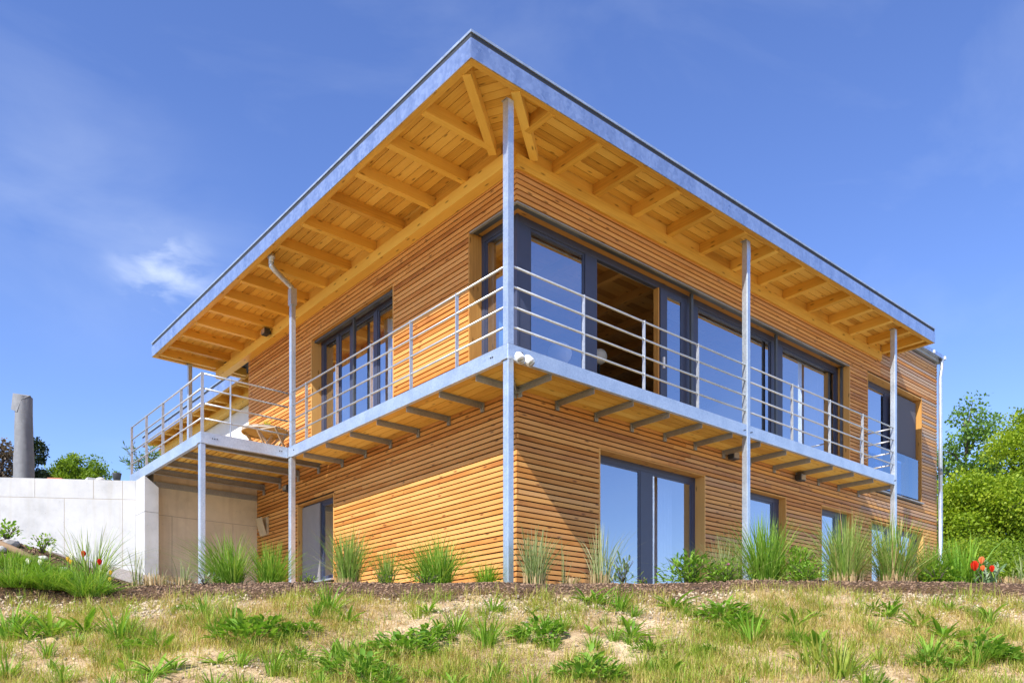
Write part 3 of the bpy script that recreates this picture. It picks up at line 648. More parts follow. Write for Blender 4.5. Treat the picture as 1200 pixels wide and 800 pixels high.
# ---- windows
def window(side, u0, u1, z0, z1, rec, bars, panes, name='window', reveals='both', head=True, frame_w=0.05, track=None, fd=0.07, sill=None, pv=0.025):
    """bars = vertical frame members (u0,u1); panes = (u0,u1[,z0,z1]); reveal boards line the opening"""
    mb = MB(); zt, zb = z1 - frame_w, z0 + frame_w
    wb(mb, side, u0, u1, rec, rec + fd, zt, z1 + 0.03, tint=.5); wb(mb, side, u0, u1, rec, rec + fd, z0, zb, tint=.5)
    for a, b in bars: wb(mb, side, a, b, rec + 0.003, rec + fd - 0.003, zb, zt, tint=.5)
    w = mb.build(name, 'anthracite', house, bevel=0.004)
    for p in panes:
        a, b = p[0], p[1]; q0, q1 = (p[2], p[3]) if len(p) > 2 else (zb, zt)
        m2 = MB(); wb(m2, side, a, b, rec + pv, rec + pv + 0.024, q0, q1); m2.build('pane', 'glass', w)
        # slim sash frame round each pane
        m3 = MB(); t = 0.035
        wb(m3, side, a, a + t, rec + pv - 0.013, rec + pv + 0.033, q0 + t, q1 - t); wb(m3, side, b - t, b, rec + pv - 0.013, rec + pv + 0.033, q0 + t, q1 - t)
        wb(m3, side, a, b, rec + pv - 0.013, rec + pv + 0.033, q1 - t, q1); wb(m3, side, a, b, rec + pv - 0.013, rec + pv + 0.033, q0, q0 + t); m3.build('sash', 'anthracite', w)
    T = 0.022
    if reveals in ('both', 'far'):
        m4 = MB(); wb(m4, side, u1, u1 + T, -0.004, rec + 0.1, z0, z1 + T); m4.build('reveal_board', 'reveal_wood', w)
    if reveals in ('both', 'near'):
        m4 = MB(); wb(m4, side, u0 - T, u0, -0.004, rec + 0.1, z0, z1 + T); m4.build('reveal_board', 'reveal_wood', w)
    if head:
        m4 = MB(); wb(m4, side, u0, u1, -0.004, rec - 0.001, z1, z1 + T); m4.build('head_board', 'reveal_wood', w)
    if track:
        m4 = MB(); wb(m4, side, u0 + 0.005, u1 - 0.005, track[0], track[1], z1 - track[2], z1 - 0.001, tint=.5); m4.build('blind_track', 'blind_track', w)
    if sill:
        m4 = MB(); wb(m4, side, u0 - 0.02, u1 + 0.02, -0.06, rec, z0 - 0.03, z0 + 0.0, tint=.5); m4.build('sill', sill, w)
    return w
# long glazed front, wrapping the corner
w0 = window('R', 1.08, 10.06, 2.98, 5.34, 0.25, [(1.08, 1.30), (2.42, 2.68), (4.86, 5.20), (7.50, 7.90), (9.98, 10.06)],
            [(1.301, 2.419), (5.201, 7.499), (7.901, 9.979)], reveals='far', head=False, frame_w=0.075, fd=0.08, pv=0.035)
bx('blind_track', 'blind_track', w0, XW + 0.04, 10.05, YW + 0.034, YW + 0.13, 5.354, 5.42); bx('blind_track', 'blind_track', w0, XW + 0.034, XW + 0.13, YW + 0.132, 1.85, 5.354, 5.42)
bx('reflection_strip', 'ceiling_wood', w0, XW + 0.132, 10.05, YW + 0.132, 1.12, 5.372, 5.40); bx('reflection_strip', 'ceiling_wood', w0, XW + 0.132, 1.12, 1.122, 1.85, 5.372, 5.40)  # hidden wood strips, added so the pane tops mirror brown
# sliding leaf, pushed half open
m5 = MB(); zb, zt = 3.05, 5.27
for a, b in ((4.16, 4.33), (4.70, 4.86)): wb(m5, 'R', a, b, 0.22, 0.27, zb, zt, tint=.5)
wb(m5, 'R', 4.33, 4.70, 0.222, 0.268, zt - 0.09, zt, tint=.5); wb(m5, 'R', 4.33, 4.70, 0.222, 0.268, zb, zb + 0.09, tint=.5)
leaf = m5.build('sliding_door', 'anthracite', w0, bevel=0.004)
m5 = MB(); wb(m5, 'R', 4.33, 4.70, 0.235, 0.255, zb + 0.09, zt - 0.09); m5.build('door_pane', 'glass', w0)
bx('door_handle', 'white_plastic', w0, 4.21, 4.24, YW + 0.19, YW + 0.22, 3.95, 4.13)
bx('inner_jamb', 'reveal_wood', w0, 4.11, 4.135, YW + 0.23, YW + 0.33, 3.06, 5.26)
mh = MB(); wb(mh, 'R', XW - 0.005, 10.05, -0.012, 0.03, 5.335, 5.352, tint=.5); mh.build('head_flashing', 'bracket_steel', w0)
mh = MB(); wb(mh, 'L', YW + 0.03, 1.85, -0.012, 0.03, 5.335, 5.352, tint=.5); mh.build('head_flashing', 'bracket_steel', w0)
wl0 = window('L', 1.08, 1.86, 2.98, 5.34, 0.22, [(1.08, 1.24), (1.79, 1.86)], [(1.241, 1.789)], reveals='far', head=False, frame_w=0.07, fd=0.08, pv=0.03)
bx('corner_post', 'anthracite', w0, XW + 0.212, 1.079, YW + 0.242, 1.079, 2.98, 5.37)
for u in (4.86, 7.47, 9.99):
    m5 = MB(); wb(m5, 'R', u, u + 0.06, 0.13, 0.17, 2.98, 5.353, tint=.5); m5.build('blind_guide', 'blind_track', w0)
wl2 = window('L', 3.95, 6.87, 2.98, 5.335, 0.20, [(3.95, 4.05), (4.78, 4.90), (5.62, 5.74), (6.16, 6.26), (6.76, 6.87)], [(4.051, 4.779), (4.901, 5.619), (5.741, 6.159), (6.261, 6.759)], frame_w=0.06, fd=0.08, pv=0.03, track=(0.06, 0.14, 0.05))
m5 = MB(); wb(m5, 'L', 5.36, 5.39, 0.06, 0.10, 3.0, 5.28, tint=.5); m5.build('blind_guide', 'blind_track', wl2)
w1 = window('R', 2.48, 5.05, -0.02, 2.25, 0.19, [(2.48, 2.56), (3.62, 3.90), (4.97, 5.05)], [(2.561, 3.619), (3.901, 4.969)], frame_w=0.09)
w2 = window('R', 6.30, 7.59, 0.25, 2.23, 0.14, [(6.30, 6.38), (7.38, 7.59)], [(6.381, 7.379)], frame_w=0.09)
w3 = window('R', 8.93, 10.21, 0.25, 2.26, 0.14, [(8.93, 9.01), (9.72, 9.86), (10.08, 10.21)], [(9.011, 9.719), (9.861, 10.079)], frame_w=0.09)
w4 = window('R', 11.04, 13.62, 0.25, 2.22, 0.14, [(11.04, 11.14), (12.03, 12.25), (13.43, 13.62)], [(11.141, 12.029), (12.251, 13.429)], frame_w=0.09)
w5 = window('R', 10.87, 13.53, 2.93, 5.39, 0.21, [(10.87, 10.95), (12.12, 12.38), (13.45, 13.53)], [(10.951, 12.119), (12.381, 13.449)], frame_w=0.09, sill='bracket_steel')
m5 = MB(); wb(m5, 'R', 10.95, 13.42, 0.03, 0.05, 3.0, 3.93); m5.build('glass_balustrade', 'frosted', w5)
m5 = MB(); wb(m5, 'R', 12.25, 13.45, 0.10, 0.11, 3.95, 5.3, tint=.5); m5.build('roller_screen', 'screen_cloth', w5)
wd = window('L', 6.0, 7.46, 0.66, 2.215, 0.12, [(6.0, 6.06), (6.68, 6.82), (7.40, 7.46)], [(6.061, 6.679)], frame_w=0.07, sill='galvanised', name='side_door')
m5 = MB(); wb(m5, 'L', 6.70, 7.44, 0.085, 0.115, 0.68, 2.18, tint=.5); m5.build('door_leaf', 'door_grey', wd)

# curtains, lamps inside
def curtain(name, mat, side, u0, u1, v, z0, z1, amp=0.035, waves=9, label=None, cat='curtain', group=None):
    n = waves * 8; V = []
    for i in range(n + 1):
        u = u0 + (u1 - u0) * i / n; o = amp * math.sin(i / 8 * 2 * math.pi) + 0.012 * math.sin(i * 1.7)
        for z in (z0, z1): V.append((u, YW + v + o, z) if side == 'R' else (XW + v + o, u, z))
    q = [(2 * i, 2 * i + 2, 2 * i + 3, 2 * i + 1) for i in range(n)]
    o = np_obj(name, V, q, np.zeros((0, 3)), np.random.rand(len(q)), [], mat); o.data.polygons.foreach_set('use_smooth', [True] * n)
    md = o.modifiers.new('thickness', 'SOLIDIFY'); md.thickness = 0.004
    return tag(o, label, cat, group)
curtain('curtain', 'curtain', 'R', 4.05, 4.85, 0.56, 0.02, 2.3, label='pale sheer curtain behind the wide ground floor window')
curtain('curtain', 'curtain', 'R', 9.0, 9.95, 0.56, 3.0, 5.4, label='pale curtain at the far end of the long upper glazing')
curtain('curtain', 'curtain', 'R', 11.2, 12.0, 0.56, 0.02, 2.3, label='pale curtain in the ground floor window below the upper end window')
curtain('curtain', 'curtain', 'L', 4.75, 5.6, 0.56, 3.0, 5.3, label='pale curtain behind the roller screened upper window')
curtain('curtain', 'blue_cloth', 'L', 1.25, 1.7, 0.45, 3.0, 4.35, amp=0.05, waves=4, label='light blue cloth hanging inside the corner glazing')
def globe(c, r, label):
    e = empty('globe_lamp', (c[0], c[1], 2.95), label, 'lamp')
    n = 16; prof = [(r * math.sin(math.pi * i / n), r * 0.92 * (1 - math.cos(math.pi * i / n))) for i in range(n + 1)]
    MB().lathe(prof, (0, 0, c[2] - 2.95 - r), 24).build('shade', 'globe', e)
    MB().lathe([(0.16, 0), (0.15, 0.02), (0.02, 0.03), (0.02, c[2] - 2.95 - r + 0.03)], (0, 0, 0), 16).build('stand', 'dark_plastic', e)
globe((2.79, 2.0, 4.14), 0.20, 'large white globe lamp behind the glass next to the balcony corner')
globe((4.35, 2.6, 4.65), 0.15, 'small white globe lamp seen through the open sliding door')

# ---- balcony
bal = empty('balcony'); bal.parent = house
def channel(side_pts, mat='galvanised'):
    pass
CB, CT = 2.765, 2.956
BXE = 10.478
def edge_beam(x0, x1, y0, y1): bx('edge_beam', 'galvanised', bal, x0, x1, y0, y1, CB, CT, bevel=0.004)
edge_beam(0.0, 5.10, 0.0, 0.012); edge_beam(5.193, BXE, 0.0, 0.012)
edge_beam(0.0, 0.012, 0.013, 6.135)
for x0, x1, y0, y1 in ((0.013, BXE, 0.013, 0.06), (0.013, 0.06, 0.061, 6.13)):
    bx('beam_flange', 'galvanised', bal, x0, x1, y0, y1, CB + 0.001, CB + 0.012); bx('beam_flange', 'galvanised', bal, x0, x1, y0, y1, CT - 0.012, CT - 0.001)
edge_beam(BXE - 0.012, BXE - 0.0002, 0.014, 0.72)
# deck boards (their undersides show)
for i in range(5):
    y0 = 0.065 + i * 0.147
    for a, b in ((0.07 + i * 0.142, 3.16), (3.163, 6.36), (6.363, 9.56), (9.563, BXE - 0.015)): bx('deck_board', 'deck_wood', bal, a, b, y0, y0 + 0.135, CB + 0.013, CB + 0.043)
for i in range(5):
    x0 = 0.065 + i * 0.153
    for a, b in ((0.07 + i * 0.148 + 0.0, 3.17), (3.173, 6.13)): bx('deck_board', 'deck_wood', bal, x0, x0 + 0.141, max(a, 0.2 + i * 0.147), b, CB + 0.0135, CB + 0.0435)
BRX = [0.78 + 0.8 * k for k in range(12)] + [10.42]
BRY = [0.72 + 0.82 * k for k in range(7)]
for x in BRX:
    b_ = MB(); b_.box(x - 0.03, x + 0.03, 0.06, 0.775, CB + 0.002, CB + 0.012); b_.box(x - 0.004, x + 0.004, 0.06, 0.775, CB - 0.07, CB + 0.001)
    br = b_.build('bracket', 'bracket_steel', bal)
    bx('bracket_plate', 'bracket_steel', br, x - 0.035, x + 0.035, 0.776, 0.80, CB - 0.115, CB + 0.01)
    for z in (CB - 0.09, CB - 0.03): MB().tube([(x, 0.776, z), (x, 0.762, z)], 0.010, 6).build('bolt', 'bracket_steel', br)
for y in BRY:
    b_ = MB(); b_.box(0.06, 0.805, y - 0.03, y + 0.03, CB + 0.002, CB + 0.012); b_.box(0.06, 0.805, y - 0.004, y + 0.004, CB - 0.07, CB + 0.001)
    br = b_.build('bracket', 'bracket_steel', bal)
    bx('bracket_plate', 'bracket_steel', br, 0.806, 0.83, y - 0.035, y + 0.035, CB - 0.115, CB + 0.01)
    for z in (CB - 0.09, CB - 0.03): MB().tube([(0.806, y, z), (0.792, y, z)], 0.010, 6).build('bolt', 'bracket_steel', br)
MB().bar((0.07, 0.07, CB - 0.02), (0.80, 0.77, CB - 0.02), 0.012, 0.07).build('bracket', 'bracket_steel', bal)
# posts and rails
RZ = [3.19, 3.44, 3.69, 3.94]
def post(x, y, along):      # flat bar, broad face square to the rail
    if along == 'x': bx('post', 'rail_steel', bal, x - 0.006, x + 0.006, y - 0.0, y + 0.05, CT + 0.001, 3.955)
    else: bx('post', 'rail_steel', bal, x, x + 0.05, y - 0.006, y + 0.006, CT + 0.001, 3.955)
for x in (1.35, 2.58, 3.84, 6.53, 7.82, 9.08): post(x, 0.012, 'x')
for y in (1.10, 2.20, 3.30, 4.39, 5.48): post(0.012, y, 'y')
for z in RZ:
    for a, b in ((0.09, 5.10), (5.19, 10.39)): MB().tube([(a, 0.037, z), (b, 0.037, z)], 0.0148, 10).build('rail', 'rail_steel', bal)
    MB().tube([(0.037, 0.10, z), (0.037, 6.0, z)], 0.0148, 10).build('rail', 'rail_steel', bal)
    MB().tube([(10.43, 0.10, z), (10.43, 0.74, z)], 0.0148, 10).build('rail', 'rail_steel', bal)
bx('post', 'rail_steel', bal, 10.41, 10.45, 0.74, 0.752, CT, 3.955)
for x in (5.05, 5.24, 10.42): 
    for k in (0, 0.035): MB().tube([(x - k, 0.0, CT - 0.10 - k * 0.3), (x - k, -0.012, CT - 0.10 - k * 0.3)], 0.009, 8).build('bolt', 'shadow_gap', bal)
for y in (0.30, 0.335, 5.9): MB().tube([(0, y, CT - 0.09), (-0.012, y, CT - 0.09)], 0.009, 8).build('bolt', 'shadow_gap', bal)

# ---- raised deck left of the balcony
pf = empty('side_deck'); pf.parent = house
PX, PY, PE = -1.56, 6.14, 10.2
bx('edge_beam', 'galvanised', pf, PX + 0.013, 0.0, PY, PY + 0.012, CB, CT, bevel=0.004)
bx('edge_beam', 'galvanised', pf, PX, PX + 0.012, PY, PE, CB, CT, bevel=0.004)
bx('beam_flange', 'galvanised', pf, PX + 0.013, 0, PY + 0.013, PY + 0.06, CB + 0.001, CB + 0.012); bx('beam_flange', 'galvanised', pf, PX + 0.013, PX + 0.06, PY + 0.061, PE, CB + 0.001, CB + 0.012)
for i in range(20):
    x0 = PX + 0.065 + i * 0.1165
    if x0 + 0.094 > XW - 0.02: break
    bx('deck_board', 'deck_wood', pf, x0, x0 + 0.094, PY + 0.02, PE - 0.05, CT - 0.045, CT - 0.015)
bx('gap_shade_slab', 'deck_wood', pf, PX + 0.02, XW - 0.01, PY + 0.02, PE, CT - 0.014, CT - 0.001)  # closed slab added above the boards to block light through their gaps
bx('gap_shade_slab', 'deck_wood', bal, 0.02, BXE - 0.02, 0.02, YW, CT - 0.03, CT - 0.013); bx('gap_shade_slab', 'deck_wood', bal, 0.02, XW, YW + 0.001, 6.13, CT - 0.03, CT - 0.013)  # same added slabs over the balcony boards, keeping the seams dark
for y in (6.55, 7.42, 8.25, 9.05):
    b_ = MB(); b_.box(PX + 0.06, XW - 0.03, y - 0.04, y + 0.04, CT - 0.057, CT - 0.047).box(PX + 0.06, XW - 0.03, y - 0.005, y + 0.005, CT - 0.15, CT - 0.058).box(PX + 0.06, XW - 0.03, y - 0.04, y + 0.04, CT - 0.16, CT - 0.151)
    br = b_.build('cross_beam', 'bracket_steel', pf)
    bx('bracket_plate', 'bracket_steel', br, XW - 0.028, XW - 0.002, y - 0.04, y + 0.04, CT - 0.26, CT - 0.05)
for (x, y) in [(-1.16, 'f'), (-0.02, 'f')]:
    pass
def ppost_y(y): bx('post', 'rail_steel', pf, PX + 0.012, PX + 0.062, y - 0.006, y + 0.006, CT + 0.001, 3.955)
for y in (PY + 0.02, 7.2, 8.2, 9.2, PE - 0.02): ppost_y(y)
bx('post', 'rail_steel', pf, -1.04, -1.028, PY + 0.012, PY + 0.062, CT + 0.001, 3.955)
for z in RZ:
    MB().tube([(PX + 0.037, PY + 0.03, z), (PX + 0.037, PE, z)], 0.0148, 10).build('rail', 'rail_steel', pf)
    MB().tube([(PX + 0.037, PY + 0.037, z), (0.02, PY + 0.037, z)], 0.0148, 10).build('rail', 'rail_steel', pf)
for x in (-1.36, -1.32, -1.28, -0.16, -0.12): MB().tube([(x, PY, CT - 0.09), (x, PY - 0.012, CT - 0.09)], 0.009, 8).build('bolt', 'shadow_gap', pf)

# ---- columns
def column(x, y, z0, z1, lab=None, w=0.09, dpt=0.10):
    c = bx('column', 'galvanised', house, x, x + w, y, y + dpt, z0, z1, bevel=0.005)
    m_ = MB(); m_.box(x - 0.02, x + w + 0.02, y - 0.02 + 0.03, y + dpt + 0.02, z1, z1 + 0.008); m_.build('head_plate', 'bracket_steel', c); return c
column(0.0005, 0.0005, -0.25, CB - 0.001); column(0.0135, 0.0135, CT + 0.001, 5.968, w=0.078, dpt=0.09)
bx('column', 'galvanised', house, 0.0008, 0.0128, 0.0008, 0.10, CT + 0.002, 5.96); bx('column', 'galvanised', house, 0.0132, 0.09, 0.0008, 0.0128, CT + 0.002, 5.96)
column(5.102, -0.004, -0.25, 5.968); column(10.388, -0.004, -0.25, 5.968)
c4 = column(0.0, 6.02, -0.25, CB - 0.002); bx('column', 'galvanised', house, 0.016, 0.096, 6.03, 6.12, CB, 5.72)
column(PX + 0.001, PY + 0.0145, -0.25, CB - 0.002); column(0.02, 11.36, 2.6, 5.968)
m_ = MB(); m_.box(5.195, 5.235, 0.02, 0.07, 5.70, 5.90); m_.build('pipe_bracket', 'galvanised', house)
# roof drain with elbow pipe into the column top
dr = MB().lathe([(0.045, 0.0), (0.045, 0.10), (0.065, 0.11), (0.07, 0.17), (0.05, 0.175)], (-0.50, 5.72, 5.92), 16).build('roof_drain', 'galvanised', house)
MB().tube([(-0.50, 5.72, 5.95), (-0.50, 5.72, 5.90), (-0.42, 5.76, 5.865), (-0.10, 5.98, 5.84), (0.03, 6.06, 5.82), (0.056, 6.075, 5.76), (0.056, 6.075, 5.60)], 0.046, 14).build('drain_elbow', 'galvanised', dr)
MB().box(0.0, 0.112, 6.015, 6.135, 5.50, 5.80).build('drain_box', 'galvanised', dr)

# ---- small fittings (things hung on the house)
def flood(x, y, z):
    e = empty('floodlight', (x, y, z), 'white twin spotlight fixed to the corner of the steel balcony', 'floodlight')
    MB().box(-0.05, 0.05, -0.03, 0.005, -0.04, 0.04).build('mount', 'white_plastic', e, bevel=0.008)
    for s in (-1, 1):
        MB().tube([(s * 0.03, -0.03, 0), (s * 0.07, -0.07, -0.02)], 0.014, 8).build('arm', 'white_plastic', e)
        h = MB().tube([(s * 0.07, -0.06, 0.03), (s * 0.075, -0.08, 0.0), (s * 0.08, -0.13, -0.06), (s * 0.085, -0.145, -0.075)], [0.03, 0.05, 0.06, 0.055], 16).build('head', 'white_plastic', e)
        MB().tube([(s * 0.085, -0.146, -0.0755), (s * 0.086, -0.150, -0.080)], [0.048, 0.045], 16).build('lens', 'lens_glass', h)
    MB().tube([(0, -0.02, 0.04), (0.01, -0.05, 0.07), (0.06, -0.02, 0.06)], 0.006, 6).build('cable', 'dark_plastic', e)
flood(0.17, 0.0, 2.80)
def spot(name, x, y, z, label, side='R'):
    e = empty(name, (x, y, z), label, 'spotlight')
    if side == 'R':
        MB().box(-0.02, 0.02, -0.05, 0.0, -0.01, 0.05).build('mount', 'dark_plastic', e); MB().box(-0.10, 0.08, -0.17, -0.05, -0.07, 0.06).build('body', 'dark_plastic', e, bevel=0.012)
        MB().box(-0.085, 0.065, -0.178, -0.171, -0.055, 0.045).build('lens', 'lens_glass', e)
    else:
        MB().box(-0.05, 0.0, -0.02, 0.02, -0.01, 0.05).build('mount', 'dark_plastic', e); MB().box(-0.17, -0.05, -0.10, 0.08, -0.06, 0.06).build('body', 'dark_plastic', e, bevel=0.012)
        MB().box(-0.178, -0.171, -0.085, 0.065, -0.045, 0.045).build('lens', 'lens_glass', e)
spot('wall_spotlight', 5.75, 0.80, 2.70, 'black spotlight under the balcony next to the middle steel column')
spot('wall_spotlight', 7.95, 0.80, 2.66, 'black spotlight under the balcony between middle and end columns')
spot('wall_spotlight', 0.83, 7.72, 2.60, 'black spotlight on the clad wall under the side deck', 'L')
spot('wall_spotlight', 0.66, 8.36, 5.88, 'small black floodlight on the wall plate under the roof overhang', 'L')
mbx_ = empty('meter_box', (XW, 8.98, 1.82), 'tan wall cabinet with open lid on slats beside the concrete wall', 'cabinet')
MB().box(-0.05, 0.0, -0.16, 0.16, 0, 0.38).build('body', 'box_panel', mbx_, bevel=0.005)
MB().hexa([(-0.06, -0.16, 0.0), (-0.045, -0.16, 0.0), (-0.045, 0.16, 0.0), (-0.06, 0.16, 0.0), (-0.17, -0.15, 0.36), (-0.155, -0.15, 0.36), (-0.155, 0.16, 0.36), (-0.17, 0.16, 0.36)]).build('lid', 'box_panel', mbx_)

# ------------------------------------------------------------------ concrete walls
def cwall(name, label, mat, o, udir, length, thick, z0, z1, ucuts, zcuts):
    """wall along udir from o, its visible face on the right of udir, with shuttering panels as parts"""
    u = Vector((udir[0], udir[1], 0)).normalized(); n = Vector((u.y, -u.x, 0))
    O = Vector((o[0], o[1], 0)); e = empty(name, (o[0], o[1], z0), label, 'wall')
    def hx(a, b, c0, c1, h0, h1):
        return [tuple(u * a + n * c0 + Vector((0, 0, h0 - z0))), tuple(u * b + n * c0 + Vector((0, 0, h0 - z0))), tuple(u * b + n * c1 + Vector((0, 0, h0 - z0))), tuple(u * a + n * c1 + Vector((0, 0, h0 - z0))),
                tuple(u * a + n * c0 + Vector((0, 0, h1 - z0))), tuple(u * b + n * c0 + Vector((0, 0, h1 - z0))), tuple(u * b + n * c1 + Vector((0, 0, h1 - z0))), tuple(u * a + n * c1 + Vector((0, 0, h1 - z0)))]
    MB().hexa(hx(0, length, -thick, -0.004, z0, z1 - 0.004)).build('core', 'concrete_joint', e)
    us = [0] + ucuts + [length]; zs = [z0] + zcuts + [z1]
    for r, (za, zb_) in enumerate(zip(zs[:-1], zs[1:])):
        row = us if r % 2 == 0 else [0] + [c + 0.55 for c in ucuts if c + 0.55 < length] + [length]
        for a, b in zip(row[:-1], row[1:]): MB().hexa(hx(a + 0.004, b - 0.004, -0.02 if r < len(zs) - 2 else -thick - 0.003, 0.0, za + 0.004, zb_ - (0.004 if r < len(zs) - 2 else -0.0))).build('panel', mat, e, bevel=0.004)
    return e
wdir = Vector((2.07, -1.39, 0)).normalized()
wall_end = Vector((-1.60, 9.64, 0)); wall_start = wall_end - wdir * 9.0
cwall('retaining_wall', 'long pale concrete garden wall with shuttering joints left of the house', 'concrete', (wall_start.x, wall_start.y), (wdir.x, wdir.y), 9.0, 0.3, -0.3, 2.74, [1.4, 2.9, 4.4, 5.9, 7.1, 8.2, 8.75], [1.05, 2.36])
fin = empty('concrete_pier', (-1.6, 9.06, -0.3), 'pale concrete pier with sloping top carrying the end of the side deck', 'pier')
def finblk(z0, z1s, nm):
    MB().hexa([(0, 0, z0), (0.265, 0, z0), (0.265, 0.9, z0), (0, 0.9, z0), (0, 0, z1s[0]), (0.265, 0, z1s[1]), (0.265, 0.9, z1s[1]), (0, 0.9, z1s[0])]).build(nm, 'concrete', fin, bevel=0.004)
finblk(0, (2.34, 2.34), 'lower_block'); finblk(2.346, (3.045, 2.845), 'upper_block')
cwall('concrete_back_wall', 'shaded tan concrete wall at the back under the side deck', 'concrete_tan', (-1.32, 9.44), (1, 0), 2.20, 0.4, -0.3, 2.905, [0.36, 1.62], [2.08])
bx('ledger_angle', 'bracket_steel', pf, -1.30, XW - 0.02, 9.39, 9.436, 2.63, 2.735)

# ground behind the long wall, at upper floor level
gt = MB(); bp_ = [(wall_start.x, wall_start.y), (wall_end.x, wall_end.y)]
nb = Vector((-wdir.y, wdir.x, 0)); p0 = wall_start + nb * 0.31; p1 = wall_end + nb * 0.31
gt.prism([(p0.x, p0.y), (p1.x, p1.y), (0.6, 9.92), (1.98, 9.92), (1.98, 60), (-60, 60), (-60, p0.y + 20)], -0.5, 2.60)
kind(gt.build('upper_garden', 'garden_soil'), 'structure')

# ------------------------------------------------------------------ placing helpers
F = 955.83
_dg = np.linspace(5.2, 9.9, 600)
def bank(px, py):
    """depth and offset of the spot on the bank that lies on a given sight line"""
    l = (px - 600) / F * _dg; y = 787 - (ground_z(_dg, l) - CAM[2]) * F / _dg
    i = int(np.argmin(np.abs(y - py))); return _dg[i], l[i]
def at(px, d, dz=0.0):
    l = (px - 600) / F * d; x, y = xy(d, l); return Vector((float(x), float(y), float(ground_z(d, l)) + dz))

# ------------------------------------------------------------------ furniture and pots on the deck and garden wall
def patio_table(loc):
    e = empty('patio_table', loc, 'round weathered wooden table on the side deck', 'table')
    top = MB()
    for i in range(9):
        y = -0.44 + i * 0.098; y1 = y + 0.09; h0 = math.sqrt(max(0.0, 0.2 - min(abs(y), abs(y1), abs((y + y1) / 2)) ** 2)) if True else 0
        def w(v): return math.sqrt(max(0.001, 0.2025 - v * v))
        MB().prism([(-w(y), y), (w(y), y), (w(y1), y1), (-w(y1), y1)], 0.69, 0.715, (1, 0, 0)).build('table_slat', 'teak', e)
    MB().tube([(0.44 * math.cos(t), 0.44 * math.sin(t), 0.672) for t in np.linspace(0, 2 * math.pi, 33)], 0.017, 8, caps=False).build('rim', 'teak', e)
    for s in (-1, 1):
        MB().bar((-0.30, s * 0.22, 0.01), (0.30, s * 0.22, 0.67), 0.025, 0.04).build('leg', 'teak', e); MB().bar((0.30, s * 0.25, 0.01), (-0.30, s * 0.25, 0.67), 0.025, 0.04).build('leg', 'teak', e)
patio_table((0.28, 7.75, CT))
def folding_stool(loc, rz):
    e = empty('folding_stool', loc, 'pale wooden folding stool pushed under the round deck table', 'stool'); e.rotation_euler.z = rz
    for s in (-1, 1):
        MB().bar((0.22, s * 0.21, 0.0), (-0.20, s * 0.21, 0.52), 0.025, 0.04).build('leg', 'teak', e)
        MB().bar((-0.22, s * 0.18, 0.0), (0.20, s * 0.18, 0.52), 0.025, 0.04).build('leg', 'teak', e)
    for i in range(6): MB().box(-0.19 + i * 0.065, -0.19 + i * 0.065 + 0.05, -0.23, 0.23, 0.515, 0.535).build('seat_slat', 'teak', e)
    MB().tube([(0.15, -0.21, 0.09), (0.15, 0.21, 0.09)], 0.012, 8).build('stretcher', 'teak', e)
folding_stool((0.12, 7.02, CT), math.radians(25))
fp = empty('flower_pot', (0.36, 7.85, CT + 0.716), 'small pot of yellow flowers on the round deck table', 'flower pot')
MB().lathe([(0.05, 0), (0.07, 0.09), (0.065, 0.09)], (0, 0, 0), 14).build('pot', 'white_plastic', fp)
n_ = 50; a_ = rng.uniform(0, 6.28, n_); b_ = np.stack([0.03 * np.cos(a_), 0.03 * np.sin(a_), np.full(n_, 0.08)], 1)
np_obj('leaves', *blades(b_, rng.uniform(0.08, 0.2, n_), a_, rng.uniform(0.1, 0.8, n_), np.full(n_, 0.012), rng.uniform(0, 1, n_)), 'bright_leaf', fp)
n_ = 40; v_ = rng.normal(0, 1, (n_, 3)); v_ /= np.linalg.norm(v_, axis=1)[:, None]
np_obj('flowers', *leaves(np.stack([rng.normal(0, .07, n_), rng.normal(0, .07, n_), rng.uniform(.12, .24, n_)], 1), v_, np.roll(v_, 1, 1), np.full(n_, .03), np.full(n_, .025), rng.uniform(0, 1, n_)), 'petal_yellow', fp)

# closed garden parasol in its grey cover, beyond the long wall
pr_l = (27.5 - 600) / F * 18.0; pxw, pyw = xy(18.0, pr_l)
par = empty('parasol', (pxw, pyw, 2.6), 'closed garden parasol in a grey fabric cover behind the concrete wall', 'parasol')
prof = [(0.20, 0.0), (0.205, 0.3), (0.20, 0.7), (0.205, 0.95), (0.185, 1.3), (0.18, 1.7), (0.17, 2.1), (0.165, 2.38)]
V = []; n = 28
for r, z in prof:
    for k in range(n):
        t = 2 * math.pi * k / n; rr = r * (1 + 0.06 * math.sin(3 * t + z * 1.3) + 0.035 * math.sin(7 * t + z * 4) + 0.02 * math.sin(z * 11 + t))
        V.append((rr * math.cos(t), rr * math.sin(t), z))
Q = [(i * n + k, i * n + (k + 1) % n, (i + 1) * n + (k + 1) % n, (i + 1) * n + k) for i in range(len(prof) - 1) for k in range(n)]
co = np_obj('cover', V, Q, np.zeros((0, 3)), np.full(len(Q), .5), [], 'parasol_cloth', par); co.data.polygons.foreach_set('use_smooth', [True] * len(Q))
